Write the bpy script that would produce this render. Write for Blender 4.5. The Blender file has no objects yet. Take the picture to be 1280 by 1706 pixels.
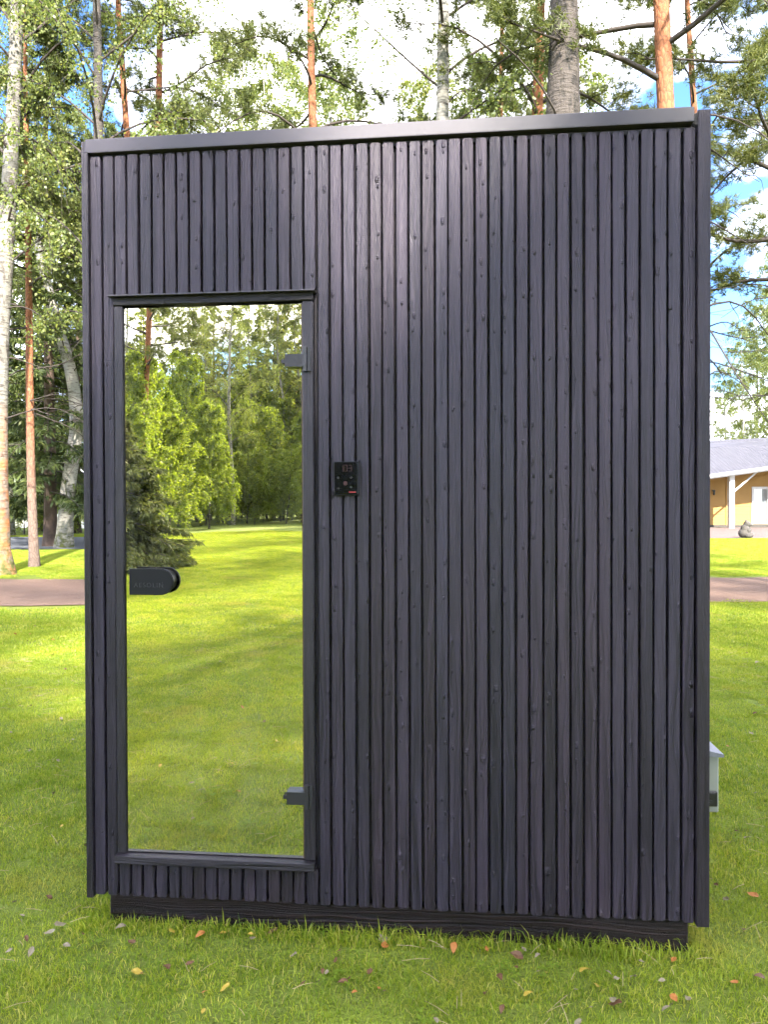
import bpy, bmesh, math, random
import numpy as np
from mathutils import Vector, Matrix
R = math.radians
rng = np.random.default_rng(7)
random.seed(7)
sc = bpy.context.scene
COL = sc.collection

# ------------------------------------------------------------------ camera, sky, sun, exposure
F_PX, CX, CY, HZ, CAM_H = 1282.0, 640.0, 853.0, 838.0, 1.39
cam_d = bpy.data.cameras.new('camera'); cam = bpy.data.objects.new('camera', cam_d); COL.objects.link(cam)
cam.location = (0, 0, CAM_H)
cam.rotation_euler = (R(90) - math.atan((CY - HZ) / F_PX), 0, 0)
cam_d.sensor_fit = 'HORIZONTAL'; cam_d.sensor_width = 36.0; cam_d.lens = 36.0 * F_PX / 1280.0
cam_d.clip_start = 0.05; cam_d.clip_end = 2000
sc.camera = cam

CLOUD_SEED = 31.82
SUN_EL, SUN_AZ = 38.0, 167.0          # azimuth clockwise from +Y (straight ahead): over the photographer's shoulder
sun_vec = Vector((math.sin(R(SUN_AZ)) * math.cos(R(SUN_EL)), math.cos(R(SUN_AZ)) * math.cos(R(SUN_EL)), math.sin(R(SUN_EL))))
SKY_STRENGTH, SUN_STRENGTH, EXPOSURE = 0.15, 2.7, 3.45

world = bpy.data.worlds.new('World'); sc.world = world; world.use_nodes = True
nt = world.node_tree; N = nt.nodes; L = nt.links; N.clear()
wo = N.new('ShaderNodeOutputWorld'); bg = N.new('ShaderNodeBackground')
sky = N.new('ShaderNodeTexSky'); sky.sky_type = 'NISHITA'; sky.sun_disc = False
sky.sun_elevation = R(SUN_EL); sky.sun_rotation = R(SUN_AZ); sky.air_density = 1.0; sky.dust_density = 0.8; sky.ozone_density = 1.5
tc = N.new('ShaderNodeTexCoord'); sep = N.new('ShaderNodeSeparateXYZ'); L.new(tc.outputs['Generated'], sep.inputs[0])
az = N.new('ShaderNodeMath'); az.operation = 'ADD'; az.inputs[1].default_value = 0.30; L.new(sep.outputs['Z'], az.inputs[0])
mz = N.new('ShaderNodeMath'); mz.operation = 'MAXIMUM'; mz.inputs[1].default_value = 0.05; L.new(az.outputs[0], mz.inputs[0])
dx = N.new('ShaderNodeMath'); dx.operation = 'DIVIDE'; L.new(sep.outputs['X'], dx.inputs[0]); L.new(mz.outputs[0], dx.inputs[1])
dy = N.new('ShaderNodeMath'); dy.operation = 'DIVIDE'; L.new(sep.outputs['Y'], dy.inputs[0]); L.new(mz.outputs[0], dy.inputs[1])
cb = N.new('ShaderNodeCombineXYZ'); L.new(dx.outputs[0], cb.inputs[0]); L.new(dy.outputs[0], cb.inputs[1]); cb.inputs[2].default_value = CLOUD_SEED
nz = N.new('ShaderNodeTexNoise'); nz.inputs['Scale'].default_value = 1.5; nz.inputs['Detail'].default_value = 9; nz.inputs['Roughness'].default_value = 0.55
L.new(cb.outputs[0], nz.inputs['Vector'])
rp = N.new('ShaderNodeValToRGB'); rp.color_ramp.elements[0].position = 0.46; rp.color_ramp.elements[1].position = 0.60
L.new(nz.outputs['Fac'], rp.inputs[0])
mx = N.new('ShaderNodeMix'); mx.data_type = 'RGBA'; mx.inputs['B'].default_value = (6.0, 5.9, 6.1, 1)
sk = N.new('ShaderNodeMix'); sk.data_type = 'RGBA'; sk.blend_type = 'MULTIPLY'; sk.inputs['Factor'].default_value = 1.0; sk.inputs['B'].default_value = (0.19, 0.27, 0.39, 1)
L.new(sky.outputs[0], sk.inputs['A'])
L.new(rp.outputs['Color'], mx.inputs['Factor']); L.new(sk.outputs['Result'], mx.inputs['A'])
L.new(mx.outputs['Result'], bg.inputs['Color']); bg.inputs['Strength'].default_value = SKY_STRENGTH
L.new(bg.outputs[0], wo.inputs['Surface'])

sd = bpy.data.lights.new('sun', 'SUN'); sd.energy = SUN_STRENGTH; sd.angle = R(1.6); sd.color = (1.0, 0.94, 0.83)
sun = bpy.data.objects.new('sun', sd); COL.objects.link(sun); sun.rotation_euler = sun_vec.to_track_quat('Z', 'Y').to_euler()
sun.location = (10, -20, 30)
sc.view_settings.view_transform = 'Standard'; sc.view_settings.look = 'None'
sc.view_settings.exposure = EXPOSURE; sc.view_settings.gamma = 1.0; sc.view_settings.use_curve_mapping = False
sc.render.engine = 'CYCLES'
cy = sc.cycles
cy.max_bounces = 6; cy.diffuse_bounces = 3; cy.glossy_bounces = 3; cy.transmission_bounces = 4; cy.transparent_max_bounces = 8
cy.caustics_reflective = False; cy.caustics_refractive = False
cy.sample_clamp_indirect = 6.0
cy.use_denoising = True
cy.use_adaptive_sampling = True; cy.adaptive_threshold = 0.02; cy.adaptive_min_samples = 12
try:
    cy.denoiser = 'OPENIMAGEDENOISE'; cy.denoising_input_passes = 'RGB_ALBEDO_NORMAL'
except Exception: pass

# ------------------------------------------------------------------ place measuring
YAW = R(5.5); NRM = np.array([math.sin(YAW), math.cos(YAW)]); UAX = np.array([math.cos(YAW), -math.sin(YAW)]); PD = 2.42
def W(px, D):                        # ground point seen at column px, D metres ahead
    return ((px - CX) / F_PX * D, D)
def M(x, y):                         # mirror in the cabin's front plane
    d = PD - (x * NRM[0] + y * NRM[1]); return (x + 2 * d * NRM[0], y + 2 * d * NRM[1])
def RF(px, D): return M(*W(px, D))   # ground point of something seen in the door glass
def DG(y): return CAM_H * F_PX / (y - HZ)
ROOT = (NRM[0] * PD - 0.226 * UAX[0], NRM[1] * PD - 0.226 * UAX[1])
def to_local(x, y):
    dx_, dy_ = x - ROOT[0], y - ROOT[1]
    return dx_ * UAX[0] + dy_ * UAX[1], dx_ * NRM[0] + dy_ * NRM[1]

# ------------------------------------------------------------------ helpers
def tag(o, label=None, cat=None, group=None, kind=None):
    if label: o['label'] = label
    if cat: o['category'] = cat
    if group: o['group'] = group
    if kind: o['kind'] = kind
    return o
def empty(name, loc=(0, 0, 0), rz=0.0):
    o = bpy.data.objects.new(name, None); COL.objects.link(o); o.location = loc; o.rotation_euler = (0, 0, rz); o.empty_display_size = 0.2; return o
def link(name, me, mat=None, parent=None, loc=(0, 0, 0), rot=(0, 0, 0)):
    o = bpy.data.objects.new(name, me); COL.objects.link(o)
    if mat and not me.materials: me.materials.append(mat)
    if parent: o.parent = parent
    o.location = loc; o.rotation_euler = rot; return o
def mesh_np(name, V, polys, smooth=False):
    """V: (n,3); polys: list of (k,m) int arrays"""
    me = bpy.data.meshes.new(name)
    V = np.asarray(V, dtype=np.float32)
    me.vertices.add(len(V)); me.vertices.foreach_set('co', V.ravel())
    loops = np.concatenate([p.ravel() for p in polys]).astype(np.int32)
    sizes = np.concatenate([np.full(len(p), p.shape[1]) for p in polys]).astype(np.int32)
    starts = np.concatenate([[0], np.cumsum(sizes)[:-1]]).astype(np.int32)
    me.loops.add(len(loops)); me.loops.foreach_set('vertex_index', loops)
    me.polygons.add(len(sizes)); me.polygons.foreach_set('loop_start', starts)
    try: me.polygons.foreach_set('loop_total', sizes)
    except Exception: pass
    if smooth: me.polygons.foreach_set('use_smooth', np.ones(len(sizes), dtype=bool))
    me.update(calc_edges=True); return me
class MB:
    def __init__(s): s.bm = bmesh.new()
    def box(s, a, b, bevel=0.0, seg=1):
        a = Vector(a); b = Vector(b)
        m = Matrix.Translation((a + b) / 2) @ Matrix.Diagonal((*(b - a), 1))
        r = bmesh.ops.create_cube(s.bm, size=1, matrix=m)
        if bevel:
            es = {e for v in r['verts'] for e in v.link_edges}
            bmesh.ops.bevel(s.bm, geom=list(es), offset=bevel, segments=seg, affect='EDGES', profile=0.6)
        return s
    def cyl(s, p, q, r, n=12, r2=None):
        p = Vector(p); q = Vector(q); d = q - p
        m = Matrix.Translation((p + q) / 2) @ d.to_track_quat('Z', 'Y').to_matrix().to_4x4()
        bmesh.ops.create_cone(s.bm, cap_ends=True, segments=n, radius1=r, radius2=r if r2 is None else r2, depth=d.length, matrix=m); return s
    def prism(s, pts, y0, y1, bevel=0.0):          # outline in XZ extruded in Y
        f = [s.bm.verts.new((x, y0, z)) for x, z in pts]; face = s.bm.faces.new(f)
        r = bmesh.ops.extrude_face_region(s.bm, geom=[face])
        vs = [g for g in r['geom'] if isinstance(g, bmesh.types.BMVert)]
        bmesh.ops.translate(s.bm, verts=vs, vec=(0, y1 - y0, 0))
        if bevel:
            es = [e for e in face.edges]
            bmesh.ops.bevel(s.bm, geom=es, offset=bevel, segments=2, affect='EDGES')
        return s
    def ball(s, c, r, scale=(1, 1, 1), u=14, v=10):
        m = Matrix.Translation(c) @ Matrix.Diagonal((*scale, 1))
        bmesh.ops.create_uvsphere(s.bm, u_segments=u, v_segments=v, radius=r, matrix=m); return s
    def build(s, name, mat, parent=None, loc=(0, 0, 0), rot=(0, 0, 0), smooth=False):
        bmesh.ops.recalc_face_normals(s.bm, faces=s.bm.faces)
        me = bpy.data.meshes.new(name); s.bm.to_mesh(me); s.bm.free()
        if smooth:
            me.polygons.foreach_set('use_smooth', np.ones(len(me.polygons), dtype=bool))
        return link(name, me, mat, parent, loc, rot)

# ------------------------------------------------------------------ materials
class NT:
    def __init__(s, name):
        s.m = bpy.data.materials.new(name); s.m.use_nodes = True; s.t = s.m.node_tree; s.t.nodes.clear()
        s.out = s.n('ShaderNodeOutputMaterial')
    def n(s, t, **k):
        nd = s.t.nodes.new(t)
        for a, b in k.items(): setattr(nd, a, b)
        return nd
    def l(s, a, b): s.t.links.new(a, b)
    def val(s, inp, v):
        if hasattr(v, 'links') or isinstance(v, bpy.types.NodeSocket): s.l(v, inp)
        else: inp.default_value = v
    def math(s, op, a, b=0.0, clamp=False):
        nd = s.n('ShaderNodeMath', operation=op); nd.use_clamp = clamp; s.val(nd.inputs[0], a); s.val(nd.inputs[1], b); return nd.outputs[0]
    def mix(s, f, a, b, mode='MIX'):
        nd = s.n('ShaderNodeMix', data_type='RGBA', blend_type=mode); s.val(nd.inputs['Factor'], f); s.val(nd.inputs['A'], a); s.val(nd.inputs['B'], b); return nd.outputs['Result']
    def noise(s, vec, scale, detail=4, rough=0.5):
        nd = s.n('ShaderNodeTexNoise'); s.l(vec, nd.inputs['Vector']); nd.inputs['Scale'].default_value = scale; nd.inputs['Detail'].default_value = detail; nd.inputs['Roughness'].default_value = rough; return nd.outputs['Fac']
    def ramp(s, f, stops):
        nd = s.n('ShaderNodeValToRGB'); e = nd.color_ramp.elements
        while len(e) < len(stops): e.new(0.5)
        for el, (p, c) in zip(e, stops): el.position = p; el.color = (*c, 1) if len(c) == 3 else c
        s.val(nd.inputs[0], f); return nd.outputs['Color']
    def mapping(s, vec, scale, loc=(0, 0, 0)):
        nd = s.n('ShaderNodeMapping'); s.l(vec, nd.inputs['Vector']); nd.inputs['Scale'].default_value = scale; s.val(nd.inputs['Location'], loc); return nd.outputs[0]
    def obj(s): return s.n('ShaderNodeTexCoord').outputs['Object']
    def pos(s): return s.n('ShaderNodeNewGeometry').outputs['Position']
    def bump(s, h, strength, dist):
        nd = s.n('ShaderNodeBump'); s.l(h, nd.inputs['Height']); nd.inputs['Strength'].default_value = strength; nd.inputs['Distance'].default_value = dist; return nd.outputs[0]
    def pbr(s, col, rough=0.6, spec=0.5, metal=0.0, normal=None, coat=0.0, tint=(1, 1, 1, 1)):
        b = s.n('ShaderNodeBsdfPrincipled'); s.val(b.inputs['Base Color'], col); s.val(b.inputs['Roughness'], rough); b.inputs['Metallic'].default_value = metal
        b.inputs['Specular IOR Level'].default_value = spec; b.inputs['Coat Weight'].default_value = coat
        b.inputs['Specular Tint'].default_value = tint
        if normal is not None: s.l(normal, b.inputs['Normal'])
        s.l(b.outputs[0], s.out.inputs['Surface']); return s.m
def C(r, g, b): return (r, g, b, 1.0)
def plain(name, col, rough=0.6, spec=0.5, metal=0.0, nscale=30.0, namt=0.15, bump=0.0):
    t = NT(name); o = t.obj(); f = t.noise(o, nscale, 5)
    c = t.mix(t.math('MULTIPLY', f, namt * 2), col, C(*(x * 0.55 for x in col[:3])))
    nrm = t.bump(f, bump, 0.01) if bump else None
    return t.pbr(c, rough, spec, metal, nrm)

def mat_slat(name, base, dark, knots=0.36, along='Z', spec=0.36):
    t = NT(name); o = t.obj()
    if along == 'X':
        q = t.n('ShaderNodeSeparateXYZ'); t.l(o, q.inputs[0]); w = t.n('ShaderNodeCombineXYZ'); t.l(q.outputs[2], w.inputs[0]); t.l(q.outputs[1], w.inputs[1]); t.l(q.outputs[0], w.inputs[2]); o = w.outputs[0]
    ri = t.n('ShaderNodeObjectInfo').outputs['Random']
    off = t.n('ShaderNodeCombineXYZ'); t.l(t.math('MULTIPLY', ri, 37.0), off.inputs[0]); t.l(t.math('MULTIPLY', ri, 91.0), off.inputs[2])
    v = t.n('ShaderNodeVectorMath', operation='ADD'); t.l(o, v.inputs[0]); t.l(off.outputs[0], v.inputs[1]); v = v.outputs[0]
    warp = t.noise(t.mapping(v, (14, 14, 2.2)), 1.0, 2)
    gv = t.n('ShaderNodeVectorMath', operation='ADD'); t.l(t.mapping(v, (150, 60, 1.6)), gv.inputs[0])
    wv = t.n('ShaderNodeCombineXYZ'); t.l(t.math('MULTIPLY', warp, 9.0), wv.inputs[0]); t.l(wv.outputs[0], gv.inputs[1])
    grain = t.noise(gv.outputs[0], 1.0, 5, 0.62)
    fine = t.noise(t.mapping(v, (900, 300, 12)), 1.0, 3)
    # knots: scattered round lumps
    vs_ = t.n('ShaderNodeSeparateXYZ'); t.l(v, vs_.inputs[0]); vc_ = t.n('ShaderNodeCombineXYZ'); t.l(t.math('MULTIPLY', vs_.outputs[0], 29.0), vc_.inputs[0]); t.l(t.math('MULTIPLY', vs_.outputs[2], 13.0), vc_.inputs[1])
    vo = t.n('ShaderNodeTexVoronoi'); vo.voronoi_dimensions = '2D'; t.l(vc_.outputs[0], vo.inputs['Vector']); vo.inputs['Scale'].default_value = 1.0; vo.inputs['Randomness'].default_value = 1.0
    keep = t.n('ShaderNodeSeparateColor'); t.l(vo.outputs['Color'], keep.inputs[0])
    kd = t.math('LESS_THAN', keep.outputs[0], knots)
    kn_ = t.noise(t.mapping(v, (260, 260, 160)), 1.0, 2); kr = t.n('ShaderNodeMapRange'); t.l(t.math('ADD', t.math('MULTIPLY', vo.outputs['Distance'], t.math('ADD', 0.65, t.math('MULTIPLY', keep.outputs[1], 1.0))), t.math('MULTIPLY', t.math('SUBTRACT', kn_, 0.5), 0.16)), kr.inputs[0]); kr.inputs[1].default_value = 0.03; kr.inputs[2].default_value = 0.17; kr.inputs[3].default_value = 1.0; kr.inputs[4].default_value = 0.0; kr.interpolation_type = 'SMOOTHSTEP'
    knot = t.math('MULTIPLY', kr.outputs[0], kd)
    h = t.math('ADD', t.math('MULTIPLY', grain, 0.85), t.math('MULTIPLY', knot, 0.75))
    h = t.math('ADD', h, t.math('MULTIPLY', fine, 0.12))
    tone = t.math('ADD', t.math('MULTIPLY', t.math('SUBTRACT', grain, 0.5), 3.4), t.math('ADD', 0.30, t.math('MULTIPLY', ri, 0.45)))
    c = t.ramp(tone, [(0.2, dark), (0.85, base)])
    wear = t.noise(t.mapping(v, (40, 20, 1.5)), 1.0, 4, 0.7)
    c = t.mix(t.ramp(wear, [(0.60, (0, 0, 0)), (0.80, (0.45, 0.45, 0.45))]), c, C(0.050, 0.040, 0.050))
    hue = t.math('FRACT', t.math('MULTIPLY', ri, 17.3)); c = t.mix(1.0, c, t.ramp(hue, [(0.0, (0.94, 1.0, 1.06)), (0.5, (1.0, 0.98, 1.04)), (1.0, (1.08, 0.98, 0.98))]), 'MULTIPLY')
    rg = t.math('ADD', 0.30, t.math('MULTIPLY', grain, 0.24))
    return t.pbr(c, rg, spec, 0, t.bump(h, 1.0, 0.007), tint=(1.0, 0.94, 1.02, 1))
m_slat = mat_slat('black_stained_wood', (0.0310, 0.0250, 0.0365), (0.0105, 0.0090, 0.0135))
m_board = mat_slat('black_stained_board', (0.019, 0.016, 0.022), (0.009, 0.008, 0.011), 0.04)
m_boardx = mat_slat('black_stained_rail', (0.017, 0.014, 0.018), (0.008, 0.007, 0.009), 0.02, 'X', 0.4)
m_frame = mat_slat('black_stained_jamb', (0.017, 0.014, 0.018), (0.008, 0.007, 0.009), 0.0, 'Z', 0.4)
m_plinth = mat_slat('brown_black_skid_wood', (0.015, 0.009, 0.007), (0.004, 0.003, 0.003), 0.03, 'X', 0.25)
m_back = plain('wall_membrane_black', C(0.030, 0.025, 0.034), 0.7)
m_cap = plain('dark_grey_metal_flashing', C(0.040, 0.034, 0.047), 0.5, 0.5, 0.0, 8, 0.12)
m_metal = plain('black_powder_coat', C(0.014, 0.013, 0.018), 0.42, 0.5, 0.0, 60, 0.1)
m_handle = plain('matt_black_handle', C(0.006, 0.006, 0.008), 0.5, 0.25, 0.0, 60, 0.1)
m_emboss = plain('raised_lettering_black', C(0.022, 0.022, 0.026), 0.4)
m_inner = plain('inner_wall_wood', C(0.10, 0.07, 0.05), 0.7, 0.3, 0, 12, 0.3)
m_seal = plain('brown_glass_edge', C(0.11, 0.06, 0.035), 0.3)
def mat_mirror():
    t = NT('bronze_mirror_glass'); o = t.obj()
    f = t.noise(o, 2.2, 1)
    bm_ = t.bump(f, 0.05, 0.02)
    g = t.n('ShaderNodeBsdfAnisotropic') if False else t.n('ShaderNodeBsdfGlossy')
    g.inputs['Color'].default_value = C(0.98, 0.93, 0.79); g.inputs['Roughness'].default_value = 0.0; t.l(bm_, g.inputs['Normal'])
    tr = t.n('ShaderNodeBsdfTransparent'); tr.inputs['Color'].default_value = C(0.72, 0.68, 0.62)
    d = t.n('ShaderNodeBsdfDiffuse'); d.inputs['Color'].default_value = C(0.5, 0.5, 0.5)
    m1 = t.n('ShaderNodeMixShader'); m1.inputs[0].default_value = 0.84; t.l(tr.outputs[0], m1.inputs[1]); t.l(g.outputs[0], m1.inputs[2])
    smear = t.ramp(t.noise(t.mapping(o, (6, 6, 1.2)), 1.0, 6, 0.7), [(0.40, (0.006, 0.006, 0.006)), (0.8, (0.05, 0.05, 0.05))])
    m2 = t.n('ShaderNodeMixShader'); t.l(smear, m2.inputs[0]); t.l(m1.outputs[0], m2.inputs[1]); t.l(d.outputs[0], m2.inputs[2])
    t.l(m2.outputs[0], t.out.inputs['Surface']); return t.m
m_mirror = mat_mirror()
def mat_clear(name='clear_window_glass', refl=0.12):
    t = NT(name); g = t.n('ShaderNodeBsdfGlossy'); g.inputs['Roughness'].default_value = 0.02
    tr = t.n('ShaderNodeBsdfTransparent'); tr.inputs['Color'].default_value = C(0.9, 0.93, 0.95)
    m1 = t.n('ShaderNodeMixShader'); m1.inputs[0].default_value = refl; t.l(tr.outputs[0], m1.inputs[1]); t.l(g.outputs[0], m1.inputs[2])
    t.l(m1.outputs[0], t.out.inputs['Surface']); return t.m
m_clear = mat_clear(); m_houseglass = mat_clear('house_window_glass', 0.3)
def mat_screen():
    t = NT('control_panel_glass'); return t.pbr(C(0.004, 0.004, 0.006), 0.12, 0.3)
m_screen = mat_screen()
def emis(name, col, s):
    t = NT(name); b = t.n('ShaderNodeBsdfPrincipled'); b.inputs['Base Color'].default_value = col; b.inputs['Emission Color'].default_value = col; b.inputs['Emission Strength'].default_value = s
    b.inputs['Roughness'].default_value = 0.4; t.l(b.outputs[0], t.out.inputs['Surface']); return t.m
m_led = emis('dim_red_display', C(0.03, 0.004, 0.006), 0.012)
m_redmark = plain('red_mark', C(0.22, 0.015, 0.018), 0.4)
m_greymark = plain('grey_print', C(0.018, 0.018, 0.018), 0.5)
m_boxmetal = plain('pale_grey_cabinet_paint', C(0.27, 0.28, 0.235), 0.55, 0.5, 0, 9, 0.2)
m_boxlid = plain('galvanised_lid', C(0.24, 0.245, 0.28), 0.5, 0.4, 0.2, 60, 0.5)
m_black = plain('black_plastic', C(0.012, 0.012, 0.012), 0.35)

# foliage
def mat_leaf(name, stops, trans, tcol, gloss=0.03, rough=0.5):
    t = NT(name); geo = t.n('ShaderNodeNewGeometry'); ri = geo.outputs['Random Per Island']
    oi = t.n('ShaderNodeObjectInfo').outputs['Random']
    f = t.math('ADD', t.math('MULTIPLY', ri, 0.8), t.math('MULTIPLY', oi, 0.2))
    c = t.ramp(f, stops)
    d = t.n('ShaderNodeBsdfDiffuse'); t.l(c, d.inputs['Color'])
    tr = t.n('ShaderNodeBsdfTranslucent'); t.l(t.mix(1.0, c, tcol, 'MULTIPLY'), tr.inputs['Color'])
    m1 = t.n('ShaderNodeMixShader'); m1.inputs[0].default_value = trans; t.l(d.outputs[0], m1.inputs[1]); t.l(tr.outputs[0], m1.inputs[2])
    g = t.n('ShaderNodeBsdfGlossy'); g.inputs['Roughness'].default_value = rough; g.inputs['Color'].default_value = C(0.8, 0.8, 0.8)
    m2 = t.n('ShaderNodeMixShader'); m2.inputs[0].default_value = gloss; t.l(m1.outputs[0], m2.inputs[1]); t.l(g.outputs[0], m2.inputs[2])
    t.l(m2.outputs[0], t.out.inputs['Surface']); return t.m
m_birchleaf = mat_leaf('birch_leaf', [(0.0, (0.070, 0.100, 0.028)), (0.5, (0.112, 0.140, 0.036)), (0.88, (0.165, 0.175, 0.045)), (1.0, (0.25, 0.21, 0.05))], 0.5, C(1.7, 1.7, 1.1))
m_yleaf = mat_leaf('bright_maple_leaf', [(0.0, (0.085, 0.125, 0.014)), (0.6, (0.15, 0.195, 0.018)), (1.0, (0.22, 0.25, 0.025))], 0.5, C(1.7, 1.7, 1.0))
m_pine = mat_leaf('pine_needle', [(0.0, (0.050, 0.066, 0.022)), (0.6, (0.088, 0.105, 0.028)), (1.0, (0.15, 0.15, 0.035))], 0.3, C(1.4, 1.4, 1.0))
m_spruce = mat_leaf('spruce_needle', [(0.0, (0.034, 0.050, 0.016)), (0.7, (0.060, 0.080, 0.022)), (1.0, (0.115, 0.12, 0.03))], 0.2, C(1.3, 1.3, 1.0), 0.02)

def mat_birch(name, grey=0.0, rusty=0.0):
    gk = max(0.028, 0.42 - 0.345 * grey)
    t = NT(name); o = t.obj(); sp = t.n('ShaderNodeSeparateXYZ'); t.l(o, sp.inputs[0])
    white = t.mix(t.noise(o, 7, 4), C(0.46 * gk, 0.43 * gk, 0.38 * gk), C(0.66 * gk, 0.62 * gk, 0.55 * gk))
    bands = t.noise(t.mapping(o, (4.5, 4.5, 26)), 1.0, 4, 0.6)
    c = t.mix(t.ramp(bands, [(0.52, (0, 0, 0)), (0.64, (1, 1, 1))]), white, C(0.07, 0.06, 0.055))
    fiss = t.noise(t.mapping(o, (9, 9, 3.0)), 1.0, 5, 0.65)
    c = t.mix(t.ramp(fiss, [(0.60 - grey * 0.2, (0, 0, 0)), (0.72 - grey * 0.2, (1, 1, 1))]), c, C(0.06, 0.05, 0.045))
    if rusty:
        mk = t.n('ShaderNodeMapRange'); t.l(sp.outputs['Z'], mk.inputs[0]); mk.inputs[1].default_value = 2.2; mk.inputs[2].default_value = 3.3; mk.inputs[3].default_value = 1; mk.inputs[4].default_value = 0
        c = t.mix(t.math('MULTIPLY', mk.outputs[0], t.ramp(t.noise(o, 6, 5), [(0.4, (0.2, 0.2, 0.2)), (0.6, (1, 1, 1))])), c, C(0.30, 0.13, 0.055))
    mm = t.n('ShaderNodeMapRange'); t.l(sp.outputs['Z'], mm.inputs[0]); mm.inputs[1].default_value = 0.25; mm.inputs[2].default_value = 1.0; mm.inputs[3].default_value = 1; mm.inputs[4].default_value = 0
    c = t.mix(t.math('MULTIPLY', mm.outputs[0], t.ramp(t.noise(o, 9, 5), [(0.4, (0.1, 0.1, 0.1)), (0.6, (1, 1, 1))])), c, C(0.07, 0.075, 0.02))
    return t.pbr(c, 0.8, 0.25, 0, t.bump(t.math('ADD', fiss, bands), 0.9, 0.035))
m_birch = mat_birch('birch_bark'); m_birchgrey = mat_birch('rough_grey_birch_bark', 0.95); m_birchdark = mat_birch('cracked_brown_birch_bark', 1.14); m_birchrust = mat_birch('mossy_rusty_birch_bark', 0.35, 1.0)
def mat_pinebark():
    t = NT('pine_bark'); o = t.obj(); sp = t.n('ShaderNodeSeparateXYZ'); t.l(o, sp.inputs[0])
    pl = t.noise(t.mapping(o, (11, 11, 4.5)), 1.0, 5, 0.6)
    org = t.mix(pl, C(0.30, 0.125, 0.058), C(0.16, 0.06, 0.032))
    gry = t.mix(pl, C(0.21, 0.155, 0.125), C(0.07, 0.052, 0.045))
    mm = t.n('ShaderNodeMapRange'); t.l(sp.outputs['Z'], mm.inputs[0]); mm.inputs[1].default_value = 1.2; mm.inputs[2].default_value = 3.6; mm.inputs[3].default_value = 0; mm.inputs[4].default_value = 1
    c = t.mix(mm.outputs[0], gry, org)
    vo = t.n('ShaderNodeTexVoronoi', feature='DISTANCE_TO_EDGE'); t.l(t.mapping(o, (16, 16, 7)), vo.inputs['Vector']); vo.inputs['Scale'].default_value = 1.0
    c = t.mix(t.ramp(vo.outputs['Distance'], [(0.0, (0.7, 0.7, 0.7)), (0.09, (0, 0, 0))]), c, C(0.07, 0.04, 0.03))
    return t.pbr(c, 0.85, 0.2, 0, t.bump(t.math('ADD', pl, vo.outputs['Distance']), 0.8, 0.03))
m_pinebark = mat_pinebark()
m_twig = plain('dark_twig_bark', C(0.055, 0.045, 0.04), 0.85, 0.2, 0, 20, 0.3)
m_spbark = plain('spruce_bark', C(0.10, 0.07, 0.055), 0.9, 0.2, 0, 18, 0.5, 0.5)

# ------------------------------------------------------------------ ground materials
def mat_lawn_ground():
    t = NT('lawn_soil_and_thatch'); p = t.pos()
    a = t.noise(p, 0.35, 4); b = t.noise(p, 9.0, 5, 0.65); f = t.noise(p, 70, 3)
    c = t.ramp(a, [(0.3, (0.10, 0.16, 0.015)), (0.55, (0.15, 0.205, 0.018)), (0.75, (0.20, 0.225, 0.03))])
    c = t.mix(t.ramp(b, [(0.35, (0.6, 0.6, 0.6)), (0.65, (0, 0, 0))]), c, C(0.075, 0.095, 0.02))
    c = t.mix(t.math('MULTIPLY', f, 0.5), c, C(0.10, 0.10, 0.03))
    return t.pbr(c, 0.9, 0.15, 0, t.bump(t.math('ADD', b, f), 0.8, 0.03))
m_lawn = mat_lawn_ground()
def mat_blade():
    t = NT('grass_blade'); geo = t.n('ShaderNodeNewGeometry'); ri = geo.outputs['Random Per Island']; p = geo.outputs['Position']
    a = t.noise(p, 0.45, 4); b = t.noise(p, 2.6, 4, 0.6)
    c = t.ramp(ri, [(0.0, (0.062, 0.128, 0.012)), (0.3, (0.152, 0.228, 0.015)), (0.6, (0.255, 0.315, 0.020)), (0.85, (0.35, 0.365, 0.04)), (0.95, (0.46, 0.39, 0.12))])
    c = t.mix(t.ramp(a, [(0.4, (0, 0, 0)), (0.7, (0.55, 0.55, 0.55))]), c, C(0.255, 0.29, 0.026))
    c = t.mix(t.ramp(b, [(0.35, (0.55, 0.55, 0.55)), (0.55, (0, 0, 0))]), c, C(0.10, 0.17, 0.014))
    c = t.mix(t.ramp(t.noise(p, 1.3, 5, 0.65), [(0.56, (0, 0, 0)), (0.70, (0.6, 0.6, 0.6))]), c, C(0.31, 0.26, 0.07))
    d = t.n('ShaderNodeBsdfDiffuse'); t.l(c, d.inputs['Color'])
    tr = t.n('ShaderNodeBsdfTranslucent'); t.l(t.mix(1.0, c, C(1.5, 1.5, 1.0), 'MULTIPLY'), tr.inputs['Color'])
    m1 = t.n('ShaderNodeMixShader'); m1.inputs[0].default_value = 0.4; t.l(d.outputs[0], m1.inputs[1]); t.l(tr.outputs[0], m1.inputs[2])
    g = t.n('ShaderNodeBsdfGlossy'); g.inputs['Roughness'].default_value = 0.45
    m2 = t.n('ShaderNodeMixShader'); m2.inputs[0].default_value = 0.015; t.l(m1.outputs[0], m2.inputs[1]); t.l(g.outputs[0], m2.inputs[2])
    t.l(m2.outputs[0], t.out.inputs['Surface']); return t.m
m_blade = mat_blade()
m_clover = mat_leaf('clover_leaf', [(0.0, (0.09, 0.15, 0.012)), (1.0, (0.15, 0.21, 0.02))], 0.35, C(1.4, 1.4, 1.0), 0.02)
def mat_path(name, a_, b_, s=30):
    t = NT(name); p = t.pos(); f = t.noise(p, s, 6, 0.7); g = t.noise(p, 1.2, 4)
    c = t.mix(f, a_, b_); c = t.mix(t.math('MULTIPLY', g, 0.5), c, C(*(x * 0.6 for x in b_[:3])))
    return t.pbr(c, 0.95, 0.15, 0, t.bump(f, 0.6, 0.02))
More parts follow.
